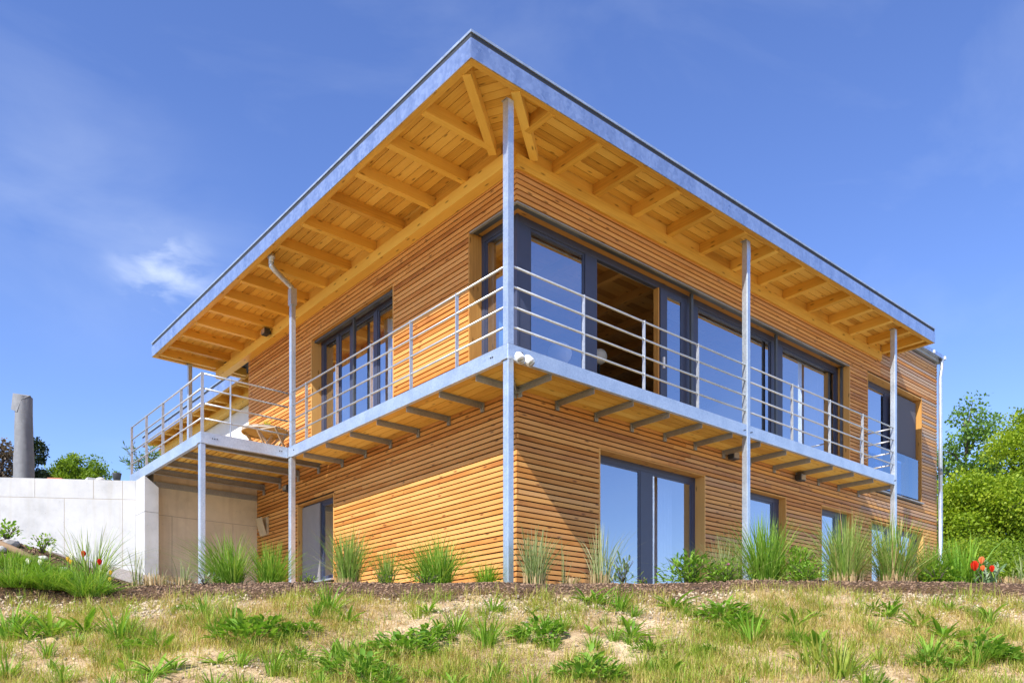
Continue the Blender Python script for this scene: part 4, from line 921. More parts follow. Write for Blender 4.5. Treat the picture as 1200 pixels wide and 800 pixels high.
# folded-over top flap
fl_ = MB(); r_ = Vector((RT[0], RT[1], 0)); f_ = Vector((FW[0], FW[1], 0)); u_ = Vector((0, 0, 1))
def q3(a, b, c): return tuple(r_ * a + f_ * b + u_ * c)
fl_._poly([q3(-.175, -.10, 2.44), q3(.185, -.06, 2.40), q3(.14, .12, 2.37), q3(-.15, .11, 2.39), q3(-.175, -.165, 2.06), q3(-.03, -.195, 2.00), q3(.05, -.165, 2.28), q3(.20, -.03, 2.33)],
          [(0, 1, 2, 3), (4, 5, 6, 0), (0, 6, 1), (3, 4, 0)], [r_, u_, f_], 0.5, 0)
fo = fl_.build('top_flap', 'parasol_cloth', par); md = fo.modifiers.new('t', 'SOLIDIFY'); md.thickness = 0.02
MB().tube([(0, 0, 0), (0, 0, 0.2)], 0.03, 10).build('pole', 'dark_plastic', par)

def on_wall(px, dz=0.0):
    """spot on top of the long wall on that sight line"""
    best = min(np.linspace(0, 9, 900), key=lambda s: abs((lambda p: 600 + F * dl(p.x, p.y)[1] / dl(p.x, p.y)[0])(wall_start + wdir * s + nb * 0.15) - px))
    p = wall_start + wdir * best + nb * 0.15; return (p.x, p.y, 2.742 + dz)
pt = empty('plant_pot', on_wall(137), 'small dark plant pot standing on the concrete wall', 'plant pot')
MB().lathe([(0.06, 0), (0.085, 0.15), (0.09, 0.17), (0.08, 0.17)], (0, 0, 0), 16).build('pot', 'pot_dark', pt)
n_ = 40; a_ = rng.uniform(0, 6.28, n_); b_ = np.stack([0.04 * np.cos(a_), 0.04 * np.sin(a_), np.full(n_, 0.15)], 1)
np_obj('leaves', *blades(b_, rng.uniform(0.04, 0.1, n_), a_, rng.uniform(0.2, 1.4, n_), np.full(n_, 0.014), rng.uniform(0, 1, n_)), 'bush_leaf', pt)
def rock(name, loc, sx, sy, sz, mat, label, cat, group=None, rz=0.0, seed=0):
    import bmesh
    bm = bmesh.new(); bmesh.ops.create_icosphere(bm, subdivisions=2, radius=1); r2 = random.Random(seed)
    ph = [r2.uniform(0, 6) for _ in range(6)]
    for v in bm.verts:
        k = 1 + 0.12 * math.sin(3 * v.co.x + ph[0]) + 0.12 * math.sin(4 * v.co.y + ph[1]) + 0.1 * math.sin(5 * v.co.z + ph[2])
        c = v.co * k; m_ = max(abs(c.x), abs(c.y), abs(c.z)); c = c.lerp(c / m_ * 0.9, 0.35); v.co = Vector((c.x * sx, c.y * sy, max(c.z, -0.6) * sz))
    me = bpy.data.meshes.new(name); bm.to_mesh(me); bm.free(); me.materials.append(M[mat]); me.attributes.new('tint', 'FLOAT', 'FACE').data.foreach_set('value', [r2.random()] * len(me.polygons))
    o = bpy.data.objects.new(name, me); C.objects.link(o); o.location = loc; o.rotation_euler.z = rz; return tag(o, label, cat, group)
x, y, z = on_wall(108); st = MB().box(-0.11, 0.11, -0.09, 0.09, 0, 0.05).build('stone_block', 'concrete', None, recentre=False, bevel=0.008); st.location = (x, y, z + .001); tag(st, 'flat pale stone block lying on the concrete wall', 'stone')
x, y, z = on_wall(118); rock('boulder', (x, y, z + 0.03), 0.10, 0.08, 0.05, 'stone', 'rounded brown stone on the concrete wall by the plant pot', 'stone', seed=4)
x, y, z = on_wall(66); tl = MB(); tl.box(-0.18, 0.18, -0.05, 0.05, 0, 0.022).box(-0.15, 0.12, -0.05, 0.06, 0.0225, 0.04); tl = tl.build('roof_tile', 'terracotta', None, recentre=False); tl.location = (x, y, z + .001); tl.rotation_euler.z = -0.6; tag(tl, 'flat terracotta tiles lying on top of the concrete wall', 'tile')
# oleander in a tub at the end of the side deck
ol = empty('potted_oleander', (-1.20, 10.45, 2.60), 'olive leaved potted shrub beyond the end of the side deck railing', 'shrub')
MB().lathe([(0.17, 0), (0.22, 0.32), (0.235, 0.36), (0.20, 0.36)], (0, 0, 0), 20).build('pot', 'terracotta', ol)
st_ = MB(); lb_ = []; ld_ = []
for i in range(16):
    a = random.uniform(0, 6.28); s = random.uniform(0.15, 0.75); tip = Vector((math.cos(a) * s * 0.8, math.sin(a) * s * 0.8, 0.36 + random.uniform(0.45, 0.75))); b0 = Vector((math.cos(a) * .04, math.sin(a) * .04, .34)); mid = b0.lerp(tip, .5) + Vector((0, 0, .06))
    st_.tube([b0, mid, tip], [.008, .006, .003], 5)
    for k in range(26):
        t = random.uniform(.25, 1); p = b0.lerp(mid, t * 2) if t < .5 else mid.lerp(tip, t * 2 - 1); v = Vector((random.gauss(0, 1), random.gauss(0, 1), random.gauss(.6, .6))).normalized(); lb_.append(p); ld_.append(v)
st_.build('stems', 'bark', ol); n_ = len(lb_); ld_ = np.array(ld_)
np_obj('leaves', *leaves(np.array(lb_), ld_, np.roll(ld_, 1, 1), rng.uniform(.07, .13, n_), rng.uniform(.016, .026, n_), rng.uniform(0, .8, n_)), 'tree_sparse', ol)

# ------------------------------------------------------------------ trees
def tree(name, label, d, px, zb, h, rx, rz, zc, nblob, nleaf, size, mat, seed, trunk=0.16, bark='bark', group=None, blob=0.36, squash=1.0, limbs=True):
    r = np.random.default_rng(seed); l = (px - 600) / F * d; x, y = xy(d, l); e = empty(name, (float(x), float(y), zb), label, 'tree', group)
    cz = zc
    c = r.normal(0, 1, (nblob, 3)); c /= np.linalg.norm(c, axis=1)[:, None]; c *= (r.uniform(0.15, 1, nblob) ** 0.5 * 0.8)[:, None]
    c = c * np.array([rx, rx, rz]) + np.array([0, 0, cz]); br = blob * rx * r.uniform(0.55, 1.25, nblob)
    t = MB(); top = cz + rz * 0.55
    path = [Vector((0, 0, -0.1))] + [Vector((r.normal(0, .05) * rx * .5, r.normal(0, .05) * rx * .5, top * k / 5)) for k in range(1, 6)]
    t.tube(path, [trunk * (1 - .17 * k) for k in range(6)], 9); t.build('trunk', bark, e)
    if limbs:
        lm = MB()
        for i in range(min(nblob, 26)):
            z0 = max(h * .12, min(top * .9, c[i][2] - rz * r.uniform(.15, .5))); a = Vector((0, 0, z0)); b = Vector(c[i]); m = a.lerp(b, .55) + Vector((0, 0, .12 * rx))
            lm.tube([a, m, b, b + (b - m) * .6], [trunk * .38, trunk * .22, trunk * .1, trunk * .03], 6)
        lm.build('limbs', bark, e)
    k = r.integers(0, nblob, nleaf); v = r.normal(0, 1, (nleaf, 3)); v /= np.linalg.norm(v, axis=1)[:, None]
    rad = br[k] * r.uniform(0.05, 1.0, nleaf) ** 0.45 * (1 + 0.35 * (r.random(nleaf) < .12))
    p = c[k] + v * rad[:, None] * np.array([1, 1, .8])
    dirn = v * .6 + r.normal(0, .8, (nleaf, 3)) + np.array([0, 0, -.1]); dirn /= np.linalg.norm(dirn, axis=1)[:, None]
    up = r.normal(0, .6, (nleaf, 3)) + np.array([0, 0, 1.0]); sd = np.cross(dirn, up); sd /= np.linalg.norm(sd, axis=1)[:, None] + 1e-9
    L_ = size * r.uniform(.6, 1.3, nleaf); W_ = L_ * .36
    Vv = np.zeros((nleaf, 4, 3)); Vv[:, 0] = p; Vv[:, 1] = p + dirn * (L_ * .5)[:, None] + sd * W_[:, None]; Vv[:, 2] = p + dirn * L_[:, None]; Vv[:, 3] = p + dirn * (L_ * .5)[:, None] - sd * W_[:, None]
    q = np.arange(nleaf * 4).reshape(-1, 4); tint = np.clip(r.uniform(0, 1, nblob)[k] * .5 + r.uniform(0, .6, nleaf) - .05, 0, 1)
    np_obj('crown', Vv.reshape(-1, 3), q, np.zeros((0, 3)), tint, [], mat, e); return e
# behind the right end of the house
tree('birch_tree', 'tall loose tree with small dark green leaves right of the house', 40, 1132, 0, 13.6, 2.3, 4.4, 8.9, 56, 9500, 0.17, 'tree_sparse', 5, trunk=.17, blob=.30)
tree('hornbeam_tree', 'broad yellow green tree standing behind the red tulips', 36, 1216, 0, 11.4, 2.7, 4.2, 7.0, 70, 60000, 0.13, 'tree_light', 8, trunk=.25, blob=.36)
tree('hornbeam_tree', 'lower dense light green tree filling the gap beside the house end', 31, 1140, 0, 6.5, 2.3, 2.6, 4.2, 60, 48000, 0.12, 'tree_light', 9, trunk=.15, blob=.40)
tree('hornbeam_tree', 'dense light green tree beyond the picture edge past the tulips', 31, 1212, 0, 7.0, 2.7, 2.9, 3.9, 60, 44000, 0.12, 'tree_mid', 10, trunk=.15, blob=.42)
tree('leafy_shrub', 'dark leafy shrub low behind the tulips', 25, 1172, 0, 3.4, 1.7, 1.3, 1.9, 34, 20000, 0.10, 'tree_mid', 12, trunk=.06, blob=.45)
tree('leafy_shrub', 'bushy green shrub at the foot of the house downpipe', 25, 1118, 0, 3.6, 1.2, 1.5, 1.9, 30, 18000, 0.10, 'tree_light', 13, trunk=.06, blob=.48)
# beyond the garden wall on the left
tree('round_tree', 'round crowned fresh green tree beyond the concrete wall', 46, 90, 2.6, 9.4, 1.75, 2.0, 7.0, 50, 22000, 0.13, 'tree_mid', 21, trunk=.15, blob=.40)
tree('round_tree', 'low olive green tree between the conifer and the round tree', 46, 66, 2.6, 7.5, 1.1, 1.3, 6.3, 20, 4500, 0.17, 'tree_olive', 22, trunk=.1, blob=.45)
tree('conifer', 'dark conifer rising behind the covered parasol', 44, 40, 2.6, 9.6, .75, 2.3, 7.2, 30, 6000, 0.14, 'conifer', 23, trunk=.1, blob=.42)
tree('bare_tree', 'brown twiggy tree left of the covered parasol', 42, 2, 2.6, 8.8, .95, 1.9, 6.9, 22, 3600, 0.14, 'brown_twig', 24, trunk=.1, blob=.45)
tree('bare_tree', 'sparse brown tree between parasol and round tree', 48, 52, 2.6, 8.5, .9, 1.4, 7.0, 18, 1200, 0.16, 'brown_twig', 25, trunk=.1, blob=.45)

# ------------------------------------------------------------------ planting along the crest
def stubble(e, n, r, h, seed):
    g = np.random.default_rng(seed); a = g.uniform(0, 6.28, n); q = np.sqrt(g.uniform(0, 1, n)) * r
    b = np.stack([q * np.cos(a), q * np.sin(a), np.full(n, -.02)], 1)
    V, Q, T, tq, tt = blades(b, g.uniform(.5, 1.1, n) * h, a, g.uniform(0, .25, n), g.uniform(.006, .011, n), g.uniform(0, 1, n))
    V = V.reshape(-1, 7, 3); V[:, 6] = (V[:, 4] + V[:, 5]) / 2 + np.array([0, 0, .004])
    np_obj('cut_stalks', V.reshape(-1, 3), Q, T, tq, tt, 'straw', e)
def tuft(label, px, d, hpx, wpx, n0, mat, seed, stub=0, stub_h=.12, bias=(0, 0), wid=.0105, straw=0.0, group='ornamental grass clumps along the crest of the bank', name='grass_clump', droop=.12):
    g = np.random.default_rng(seed); p = at(px, d); e = empty(name, p, label, 'ornamental grass', group)
    n = int(n0 * 1.15); h = hpx * d / F * 1.24; w = wpx * d / F; r0 = .16 * w + .02
    q = np.sqrt(g.uniform(0, 1, n)) * r0; a = g.uniform(0, 6.28, n)
    b = np.stack([q * np.cos(a), q * np.sin(a), np.full(n, -.02)], 1)
    ang = a + g.normal(0, .7, n); L_ = h * g.uniform(.55, 1.12, n); ln = np.abs(g.normal(0, 1, n)) * .62 * w / h
    lv_ = np.stack([np.cos(ang) * ln + bias[0] * RT[0] + bias[1] * FW[0], np.sin(ang) * ln + bias[0] * RT[1] + bias[1] * FW[1]], 1)
    ang = np.arctan2(lv_[:, 1], lv_[:, 0]); ln = np.clip(np.hypot(lv_[:, 0], lv_[:, 1]), 0, 1.5)
    np_obj('blades', *blades(b, L_, ang, ln, wid * g.uniform(.6, 1.2, n), np.clip(g.beta(2, 2.2, n), 0, 1), droop, ang + np.pi / 2 + g.normal(0, .5, n)), mat, e)
    if straw:
        m = int(n * straw); k = g.integers(0, n, m)
        np_obj('dry_blades', *blades(b[k], L_[k] * g.uniform(.6, 1.1, m), ang[k] + g.normal(0, .5, m), ln[k] * 1.2, np.full(m, wid * .8), g.uniform(0, 1, m), droop), 'straw', e)
    if stub: stubble(e, int(stub * 1.3), r0 * 1.6, stub_h * 1.25, seed + 500)
    return e
tuft('lush green arching grass clump beside the outer column of the side deck', 268, 10.3, 60, 84, 420, 'tuft_green', 101, 40, .07, bias=(-.28, 0))
tuft('green grass clump between the two columns of the side deck', 318, 10.4, 50, 64, 300, 'tuft_green', 102, 60, .08, bias=(.05, 0))
tuft('green grass clump with long bronze stalks in front of the side door', 408, 10.2, 64, 56, 300, 'tuft_grey', 103, 130, .13, straw=.12)
tuft('small sparse grass clump in front of the sunlit slat wall', 452, 10.3, 42, 36, 130, 'tuft_grey', 104, 40, .06)
tuft('dense green grass mop against the sunlit slat wall', 512, 10.3, 58, 84, 460, 'tuft_green', 105, 20, .06, bias=(-.12, 0))
tuft('short lime green clump next to the corner column', 570, 10.15, 26, 44, 150, 'bright_leaf', 106, wid=.012)
tuft('pale variegated grass clump at the house corner', 627, 10.0, 62, 52, 170, 'tuft_pale', 107, 110, .17, wid=.012)
tuft('single pale stalk with cut stubble between two variegated clumps', 661, 10.0, 52, 12, 9, 'tuft_pale', 108, 6, .1, wid=.010)
tuft('cut dry stubble of a grass clump at the foot of the wall', 671, 10.05, 12, 26, 14, 'tuft_pale', 109, 90, .13)
tuft('pale upright grass clump at the left edge of the wide window', 704, 10.0, 66, 50, 80, 'tuft_pale', 110, 110, .18, wid=.011)
tuft('feathery light green grass clump right of the wide window', 852, 10.25, 58, 92, 330, 'tuft_pale', 113, 20, .06, wid=.006)
tuft('tall dark green grass clump at the foot of the middle column', 896, 10.1, 74, 78, 460, 'tuft_green', 114, 70, .09)
tuft('grey green grass clump with straw base under the narrow windows', 990, 10.1, 76, 84, 400, 'tuft_grey', 116, 220, .17, straw=.15)
tuft('grey green grass clump with straw base at the foot of the end column', 1048, 10.1, 76, 84, 400, 'tuft_grey', 117, 220, .17, straw=.15)
tuft('green leafy clump below the house downpipe', 1092, 10.3, 52, 64, 260, 'tuft_green', 118, 20, .06, wid=.012)
tuft('wide strap leaved green clump left of the red tulips', 1126, 10.15, 56, 84, 150, 'weed_leaf', 119, 80, .08, wid=.020)
tuft('cut straw clump with one long leaf right of the tulips', 1180, 9.95, 20, 44, 30, 'tuft_pale', 120, 170, .14)
tuft('second cut straw clump at the far end of the bed', 1206, 9.95, 40, 50, 40, 'tuft_pale', 121, 150, .14, wid=.012)
tuft('strap leaved clump among the red and yellow flowers by the concrete wall', 108, 9.75, 62, 82, 120, 'tuft_grey', 122, 20, .07, wid=.012)
tuft('row of cut dry stalks at the foot of the concrete pier', 186, 9.9, 24, 60, 30, 'tuft_pale', 123, 150, .15)
tuft('cut dry stalks left of the outer deck column', 214, 9.95, 34, 36, 22, 'tuft_pale', 124, 70, .12)
tuft('thin tall grass stalks in front of the concrete pier', 160, 9.9, 44, 26, 18, 'tuft_pale', 125, 20, .10)
# long bronze stalks of the clump by the door
def bush(name, label, px, d, hpx, wpx, n, lw, ll, mat, seed, cat='shrub', up=.4, group=None, flower=None):
    g = np.random.default_rng(seed); p = at(px, d); e = empty(name, p, label, cat, group); h = hpx * d / F; w = wpx * d / F
    a = g.uniform(0, 6.28, n); t = g.uniform(0, 1, n) ** .6; el = g.uniform(.05, 1.45, n)
    pos = np.stack([np.cos(a) * np.cos(el) * w / 2 * t, np.sin(a) * np.cos(el) * w / 2 * t, np.sin(el) * h * t * .92], 1)
    dr_ = np.stack([np.cos(a) * np.cos(el), np.sin(a) * np.cos(el), np.sin(el) * .6 + up], 1) + g.normal(0, .45, (n, 3)); dr_ /= np.linalg.norm(dr_, axis=1)[:, None]
    upv = g.normal(0, .3, (n, 3)) + np.array([0, 0, 1.0]); upv /= np.linalg.norm(upv, axis=1)[:, None]
    np_obj('leaves', *leaves(pos, dr_, upv, ll * g.uniform(.6, 1.25, n), lw * g.uniform(.7, 1.2, n), g.uniform(0, 1, n)), mat, e)
    s = MB()
    for i in range(10):
        aa = i * .63; s.tube([(0, 0, -.03), (math.cos(aa) * w * .12, math.sin(aa) * w * .12, h * .4), (math.cos(aa) * w * .3, math.sin(aa) * w * .3, h * .75)], [.006, .004, .002], 5)
    s.build('stems', 'bark', e)
    if flower:
        n2 = 26; c = Vector((RT[0], RT[1], 0)) * flower[0] + Vector((0, 0, flower[1])) - Vector((FW[0], FW[1], 0)) * flower[2]; v = g.normal(0, 1, (n2, 3)); v /= np.linalg.norm(v, axis=1)[:, None]
        np_obj('flower', *leaves(np.tile(np.array(c), (n2, 1)), v, np.roll(v, 1, 1), np.full(n2, .03), np.full(n2, .016), g.uniform(0, 1, n2)), 'petal_pink', e)
    return e
bush('spurge_plant', 'glaucous upright leafy plant in front of the wide window', 729, 10.0, 36, 46, 90, .026, .10, 'glaucous', 201, 'plant', 1.0)
bush('seedling', 'tiny leafy seedling at the window mullion', 752, 9.95, 10, 24, 26, .014, .04, 'bright_leaf', 202, 'plant')
bush('peony_bush', 'broad leaved low bush in front of the wide window', 808, 10.05, 40, 84, 520, .032, .085, 'bush_leaf', 203, flower=None)
bush('herb_plant', 'pink flowered leafy plant between bush and middle column', 852, 9.95, 30, 70, 420, .018, .05, 'weed_leaf', 204, 'plant', flower=(-.02, .20, .12))
bush('lime_shrub', 'lime green low shrub right of the middle column', 936, 9.95, 44, 58, 520, .018, .085, 'bright_leaf', 205, up=.9)
bush('ground_cover', 'dense small leaved cushion plant spilling over the bed edge', 946, 9.6, 26, 64, 900, .018, .026, 'weed_leaf', 206, 'plant')
bush('lettuce_plant', 'yellow green round leaved plant between the last two clumps', 1098, 9.9, 24, 50, 90, .05, .055, 'bright_leaf', 207, 'plant')
bush('tulip_foliage', 'grey green broad leaves beneath the red tulips', 1151, 9.9, 26, 54, 40, .045, .13, 'glaucous', 208, 'plant', .7)
bush('leafy_plant', 'low green leafy plant at the foot of the outer deck column', 240, 9.85, 18, 40, 90, .018, .04, 'glaucous', 209, 'plant')
bush('leafy_plant', 'small bright leafy plant below the small sparse grass clump', 450, 9.9, 14, 36, 110, .018, .03, 'bright_leaf', 210, 'plant')
bush('leafy_plant', 'small bright plant below the sunlit side door', 362, 9.95, 10, 40, 90, .016, .035, 'bright_leaf', 211, 'plant')
bush('leafy_plant', 'green low plant at the foot of the dense grass mop', 500, 9.9, 14, 52, 140, .018, .035, 'weed_leaf', 212, 'plant')
bush('strawberry_plant', 'rounded leafy plant on the mound at the end of the concrete wall', 8, 10.3, 24, 42, 120, .035, .05, 'weed_leaf', 213, 'plant')
bush('strawberry_plant', 'yellow green leafy plant among the white tulips', 50, 10.2, 26, 34, 110, .03, .045, 'bright_leaf', 214, 'plant')
for i_, (px, d, w, h) in enumerate([(20, 9.1, 90, 34), (60, 9.2, 84, 30), (105, 9.15, 90, 34), (12, 9.5, 70, 22), (40, 9.5, 60, 22), (72, 9.5, 60, 20)]):
    tuft(['thick green grass patch at the near end of the flower mound', 'thick green grass patch below the white tulips', 'thick green grass patch below the red tulips', 'short green patch beside the log edging', 'short green patch at the foot of the white tulips', 'short green patch at the foot of the yellow flowers'][i_], px, d, h, w, 420, 'tuft_green', 140 + i_, wid=.009, group='grass patches on the flower mound', name='grass_patch')

def tulip(label, px, d, hpx, mat, seed, size=.05, group=None):
    g = np.random.default_rng(seed); p = at(px, d); e = empty('tulip', p, label, 'flower', group); h = hpx * d / F; lean = g.uniform(-.05, .05, 2)
    MB().tube([(0, 0, -.03), (lean[0] * .5, lean[1] * .5, h * .5), (lean[0], lean[1], h)], [.005, .004, .004], 6).build('stem', 'weed_leaf', e)
    a = np.arange(6) * 1.047 + g.uniform(0, 1); dr_ = np.stack([np.cos(a) * .35, np.sin(a) * .35, np.full(6, 1.0)], 1); dr_ /= np.linalg.norm(dr_, axis=1)[:, None]
    upv = np.stack([-np.cos(a), -np.sin(a), np.full(6, .3)], 1); upv /= np.linalg.norm(upv, axis=1)[:, None]
    b = np.stack([lean[0] + np.cos(a) * .006, lean[1] + np.sin(a) * .006, np.full(6, h)], 1)
    np_obj('petals', *leaves(b, dr_, upv, np.full(6, size), np.full(6, size * .75), g.uniform(0, 1, 6), .25, -.15), mat, e)
    n = 3; a = g.uniform(0, 6.28, n); dr_ = np.stack([np.cos(a) * .35, np.sin(a) * .35, np.ones(n)], 1); dr_ /= np.linalg.norm(dr_, axis=1)[:, None]
    np_obj('leaf', *leaves(np.zeros((n, 3)), dr_, np.stack([-np.cos(a), -np.sin(a), np.full(n, .4)], 1), h * g.uniform(.5, .75, n), np.full(n, .03), g.uniform(0, 1, n), .25, .25), 'glaucous', e)
G1 = 'tulips on the mound by the concrete wall'; G2 = 'red tulips at the house end of the bed'
for i_, (px, y, m) in enumerate([(96, 652, 'petal_red'), (117, 662, 'petal_red'), (77, 657, 'petal_yellow'), (86, 661, 'petal_yellow'), (130, 673, 'petal_yellow'), (127, 681, 'petal_yellow'), (38, 662, 'petal_white'), (46, 662, 'petal_white'), (57, 648, 'petal_white'), (86, 656, 'petal_white')]):
    d = 9.4; l = (px - 600) / F * d; yb = 787 - (float(ground_z(d, l)) - CAM[2]) * F / d
    lab = {'petal_red': 'red tulip on the mound by the concrete wall', 'petal_yellow': 'yellow flower on the mound by the concrete wall', 'petal_white': 'white tulip on the mound by the concrete wall'}[m]
    tulip(lab, px, d, max(12, yb - y), m, 300 + i_, .072 if m != 'petal_yellow' else .055, lab.split(' on')[0] + 's on the mound')
for i_, (px, y, m, s) in enumerate([(1143, 668, 'petal_red', .12), (1154, 660, 'petal_orange', .09), (1152, 669, 'petal_orange', .07), (1167, 674, 'petal_red', .08)]):
    d = 9.6; l = (px - 600) / F * d; yb = 787 - (float(ground_z(d, l)) - CAM[2]) * F / d
    tulip(['wide open red tulip next to the strap leaved clump', 'taller orange and white tulip at the end of the bed', 'lower orange tulip at the end of the bed', 'small red tulip before the cut straw clump'][i_], px, d, max(14, yb - y), m, 320 + i_, s, G2)
# stones on the flower mound
for i_, (px, d, s) in enumerate([(13, 10.0, .085), (2, 9.8, .06), (50, 9.9, .05), (76, 9.8, .045)]):
    p = at(px, d, .02); rock('boulder', p, s * 1.3, s, s * .8, 'stone', ['squared grey stone at the top of the flower mound', 'low stone at the near end of the flower mound', 'small stone under the white tulips', 'small stone under the yellow flowers'][i_], 'stone', 'stones on the flower mound', i_ * 1.3, 40 + i_)
lgp = [at(-12, 9.9, .05), at(18, 9.85, .03), at(46, 9.8, .02)]
tag(MB().tube(lgp, [.05, .045, .035], 10).build('log', 'log', None), 'weathered log edging on the flower mound', 'log')

# ------------------------------------------------------------------ weeds on the bank
def weed_mesh(k, seed):
    g = np.random.default_rng(seed)
    if k == 'grass':
        n = 46; a = g.uniform(0, 6.28, n); q = g.uniform(0, .05, n); b = np.stack([q * np.cos(a), q * np.sin(a), np.full(n, -.01)], 1)
        return blades(b, g.uniform(.10, .26, n), a, g.uniform(.15, 1.0, n), g.uniform(.006, .012, n), g.uniform(0, 1, n), .15), 'weed_leaf'
    if k == 'yellow':
        n = 60; a = g.uniform(0, 6.28, n); q = g.uniform(0, .10, n); b = np.stack([q * np.cos(a), q * np.sin(a), np.full(n, -.01)], 1)
        return blades(b, g.uniform(.07, .2, n), a, g.uniform(.1, .9, n), g.uniform(.004, .009, n), g.uniform(0, 1, n), .1), 'weed_yellow'
    n = {'rosette': 34, 'dock': 18, 'clover': 210}[k]; a = g.uniform(0, 6.28, n)
    if k == 'clover':
        q = np.sqrt(g.uniform(0, 1, n)) * .16; b = np.stack([q * np.cos(a), q * np.sin(a), g.uniform(0.0, .13, n) * (1 - q / .22)], 1); el = g.uniform(.1, 1.2, n); L_ = g.uniform(.03, .06, n); W_ = L_ * .5
    else:
        b = np.stack([.012 * np.cos(a), .012 * np.sin(a), np.zeros(n)], 1); el = g.uniform(.25, 1.15, n); L_ = g.uniform(.06, .17, n); W_ = L_ * (.24 if k == 'dock' else .13)
    dr_ = np.stack([np.cos(a) * np.cos(el), np.sin(a) * np.cos(el), np.sin(el)], 1); upv = np.tile([0, 0, 1.0], (n, 1)) + g.normal(0, .15, (n, 3))
    return leaves(b, dr_, upv, L_, W_, g.uniform(0, 1, n), .18, .35), ('weed_leaf' if k != 'clover' else 'bush_leaf')
WL = {'grass': ('grass_tuft', 'small tuft of fresh green grass on the dry bank', 'grass tuft', 'green grass tufts on the bank'),
      'yellow': ('grass_tuft', 'short yellow green grass tuft on the dry bank', 'grass tuft', 'yellowish grass tufts on the bank'),
      'rosette': ('dandelion_plant', 'narrow leaved green weed rosette on the dry bank', 'weed', 'rosette weeds on the bank'),
      'dock': ('dock_plant', 'broad leaved dock weed on the dry bank', 'weed', 'dock weeds on the bank'),
      'clover': ('clover_clump', 'dense clump of small leaved dark green weed on the bank', 'weed', 'leafy weed clumps on the bank')}
protos = {}
for k in WL:
    protos[k] = []
    for s in range(4):
        arr, mat = weed_mesh(k, 900 + 17 * s + len(k)); o = np_obj(WL[k][0], *arr, mat); protos[k].append(o.data); bpy.data.objects.remove(o)
def weed(k, px, py, s):
    d, l = bank(px, py); x, y = xy(d, l); me = random.choice(protos[k])
    o = bpy.data.objects.new(WL[k][0], me); C.objects.link(o); o.location = (float(x), float(y), float(ground_z(d, l)) - .008)
    o.rotation_euler = (random.uniform(-.12, .12), random.uniform(-.12, .12), random.uniform(0, 6.28)); o.scale = (s, s, s * random.uniform(.85, 1.15)); tag(o, ('large ' if s >= 1.25 else 'tiny ' if s < .8 else '') + (WL[k][1][6:] if WL[k][1][:6] in ('small ', 'short ') else WL[k][1]), WL[k][2], WL[k][3])
fixed = [('clover', 285, 752, 1.5), ('clover', 310, 742, 1.3), ('grass', 272, 735, 1.2), ('grass', 385, 716, 1.5), ('rosette', 408, 728, 1.4), ('rosette', 335, 745, 1.2), ('grass', 140, 752, 1.5), ('rosette', 60, 745, 1.7), ('rosette', 35, 750, 1.4), ('grass', 10, 748, 1.6), ('rosette', 100, 740, 1.5),
         ('rosette', 700, 708, 1.6), ('dock', 688, 704, 1.3), ('dock', 788, 712, 1.5), ('clover', 845, 724, 1.4), ('clover', 868, 736, 1.2), ('dock', 850, 720, 1.3), ('grass', 880, 752, 1.6), ('rosette', 932, 735, 1.3), ('dock', 955, 760, 1.3), ('rosette', 740, 745, 1.4), ('grass', 725, 715, 1.2), ('clover', 470, 765, 1.5), ('clover', 500, 752, 1.2), ('grass', 535, 740, 1.3), ('clover', 630, 745, 1.3), ('grass', 570, 756, 1.5), ('clover', 420, 790, 1.4), ('rosette', 190, 762, 1.2), ('rosette', 182, 790, 1.3),
         ('clover', 690, 795, 1.3), ('clover', 1150, 770, 1.3), ('rosette', 1075, 735, 1.5), ('rosette', 1105, 748, 1.3), ('dock', 1040, 722, 1.1), ('rosette', 1160, 722, 1.3), ('yellow', 960, 775, 1.6), ('yellow', 985, 790, 1.7), ('grass', 1090, 775, 1.3), ('rosette', 390, 770, 1.2), ('grass', 240, 720, 1.1)]
for w_ in fixed: weed(w_[0], w_[1], w_[2], w_[3] * 1.22)
r3 = random.Random(5)
for _ in range(230):
    k = r3.choices(['grass', 'yellow', 'rosette', 'dock', 'clover'], [32, 44, 24, 10, 12])[0]
    weed(k, r3.uniform(-15, 1215), r3.uniform(712, 812), r3.uniform(.6, 1.25))

# ------------------------------------------------------------------ uncountable stuff: bank grass, straw litter, mulch, gravel
g = np.random.default_rng(77)
def patchy(d, l, s, ph):
    return .5 + .5 * (np.sin(l * 1.1 * s + ph) * np.cos(d * 1.7 * s + ph * 2) * .5 + np.sin(l * 2.7 * s - d * 1.9 * s + ph * 3) * .3 + np.sin(l * 5.1 * s + d * 4.3 * s + ph) * .2)
def scatter(n, d0, d1, dens):
    d = g.uniform(d0, d1, n); l = g.uniform(-.72, .72, n) * (d + .5); keep = g.random(n) < dens(d, l); return d[keep], l[keep]
fade = lambda d: np.clip((8.95 - d) / .55, 0.02, 1)
d_, l_ = scatter(210000, 5.0, 9.35, lambda d, l: fade(d) * np.clip((patchy(d, l, 1.0, 1.3) - .36) * 2.4, .05, 1) * .9)
cd, cl2 = scatter(2600, 5.0, 8.9, lambda d, l: np.clip((patchy(d, l, 1.0, 1.3) - .12) * 1.8, .1, 1)); cn_ = len(cd); per = 34
cs = g.uniform(.03, .10, cn_); d_ = np.concatenate([d_, (cd[:, None] + g.normal(0, 1, (cn_, per)) * cs[:, None]).ravel()]); l_ = np.concatenate([l_, (cl2[:, None] + g.normal(0, 1, (cn_, per)) * cs[:, None]).ravel()])
ctint = np.clip(g.beta(1.3, 1.15, cn_), 0, 1)
n_ = len(d_); dry = np.clip(patchy(d_, l_, .8, 4.1) * 1.15 + g.normal(0, .22, n_), 0, 1)
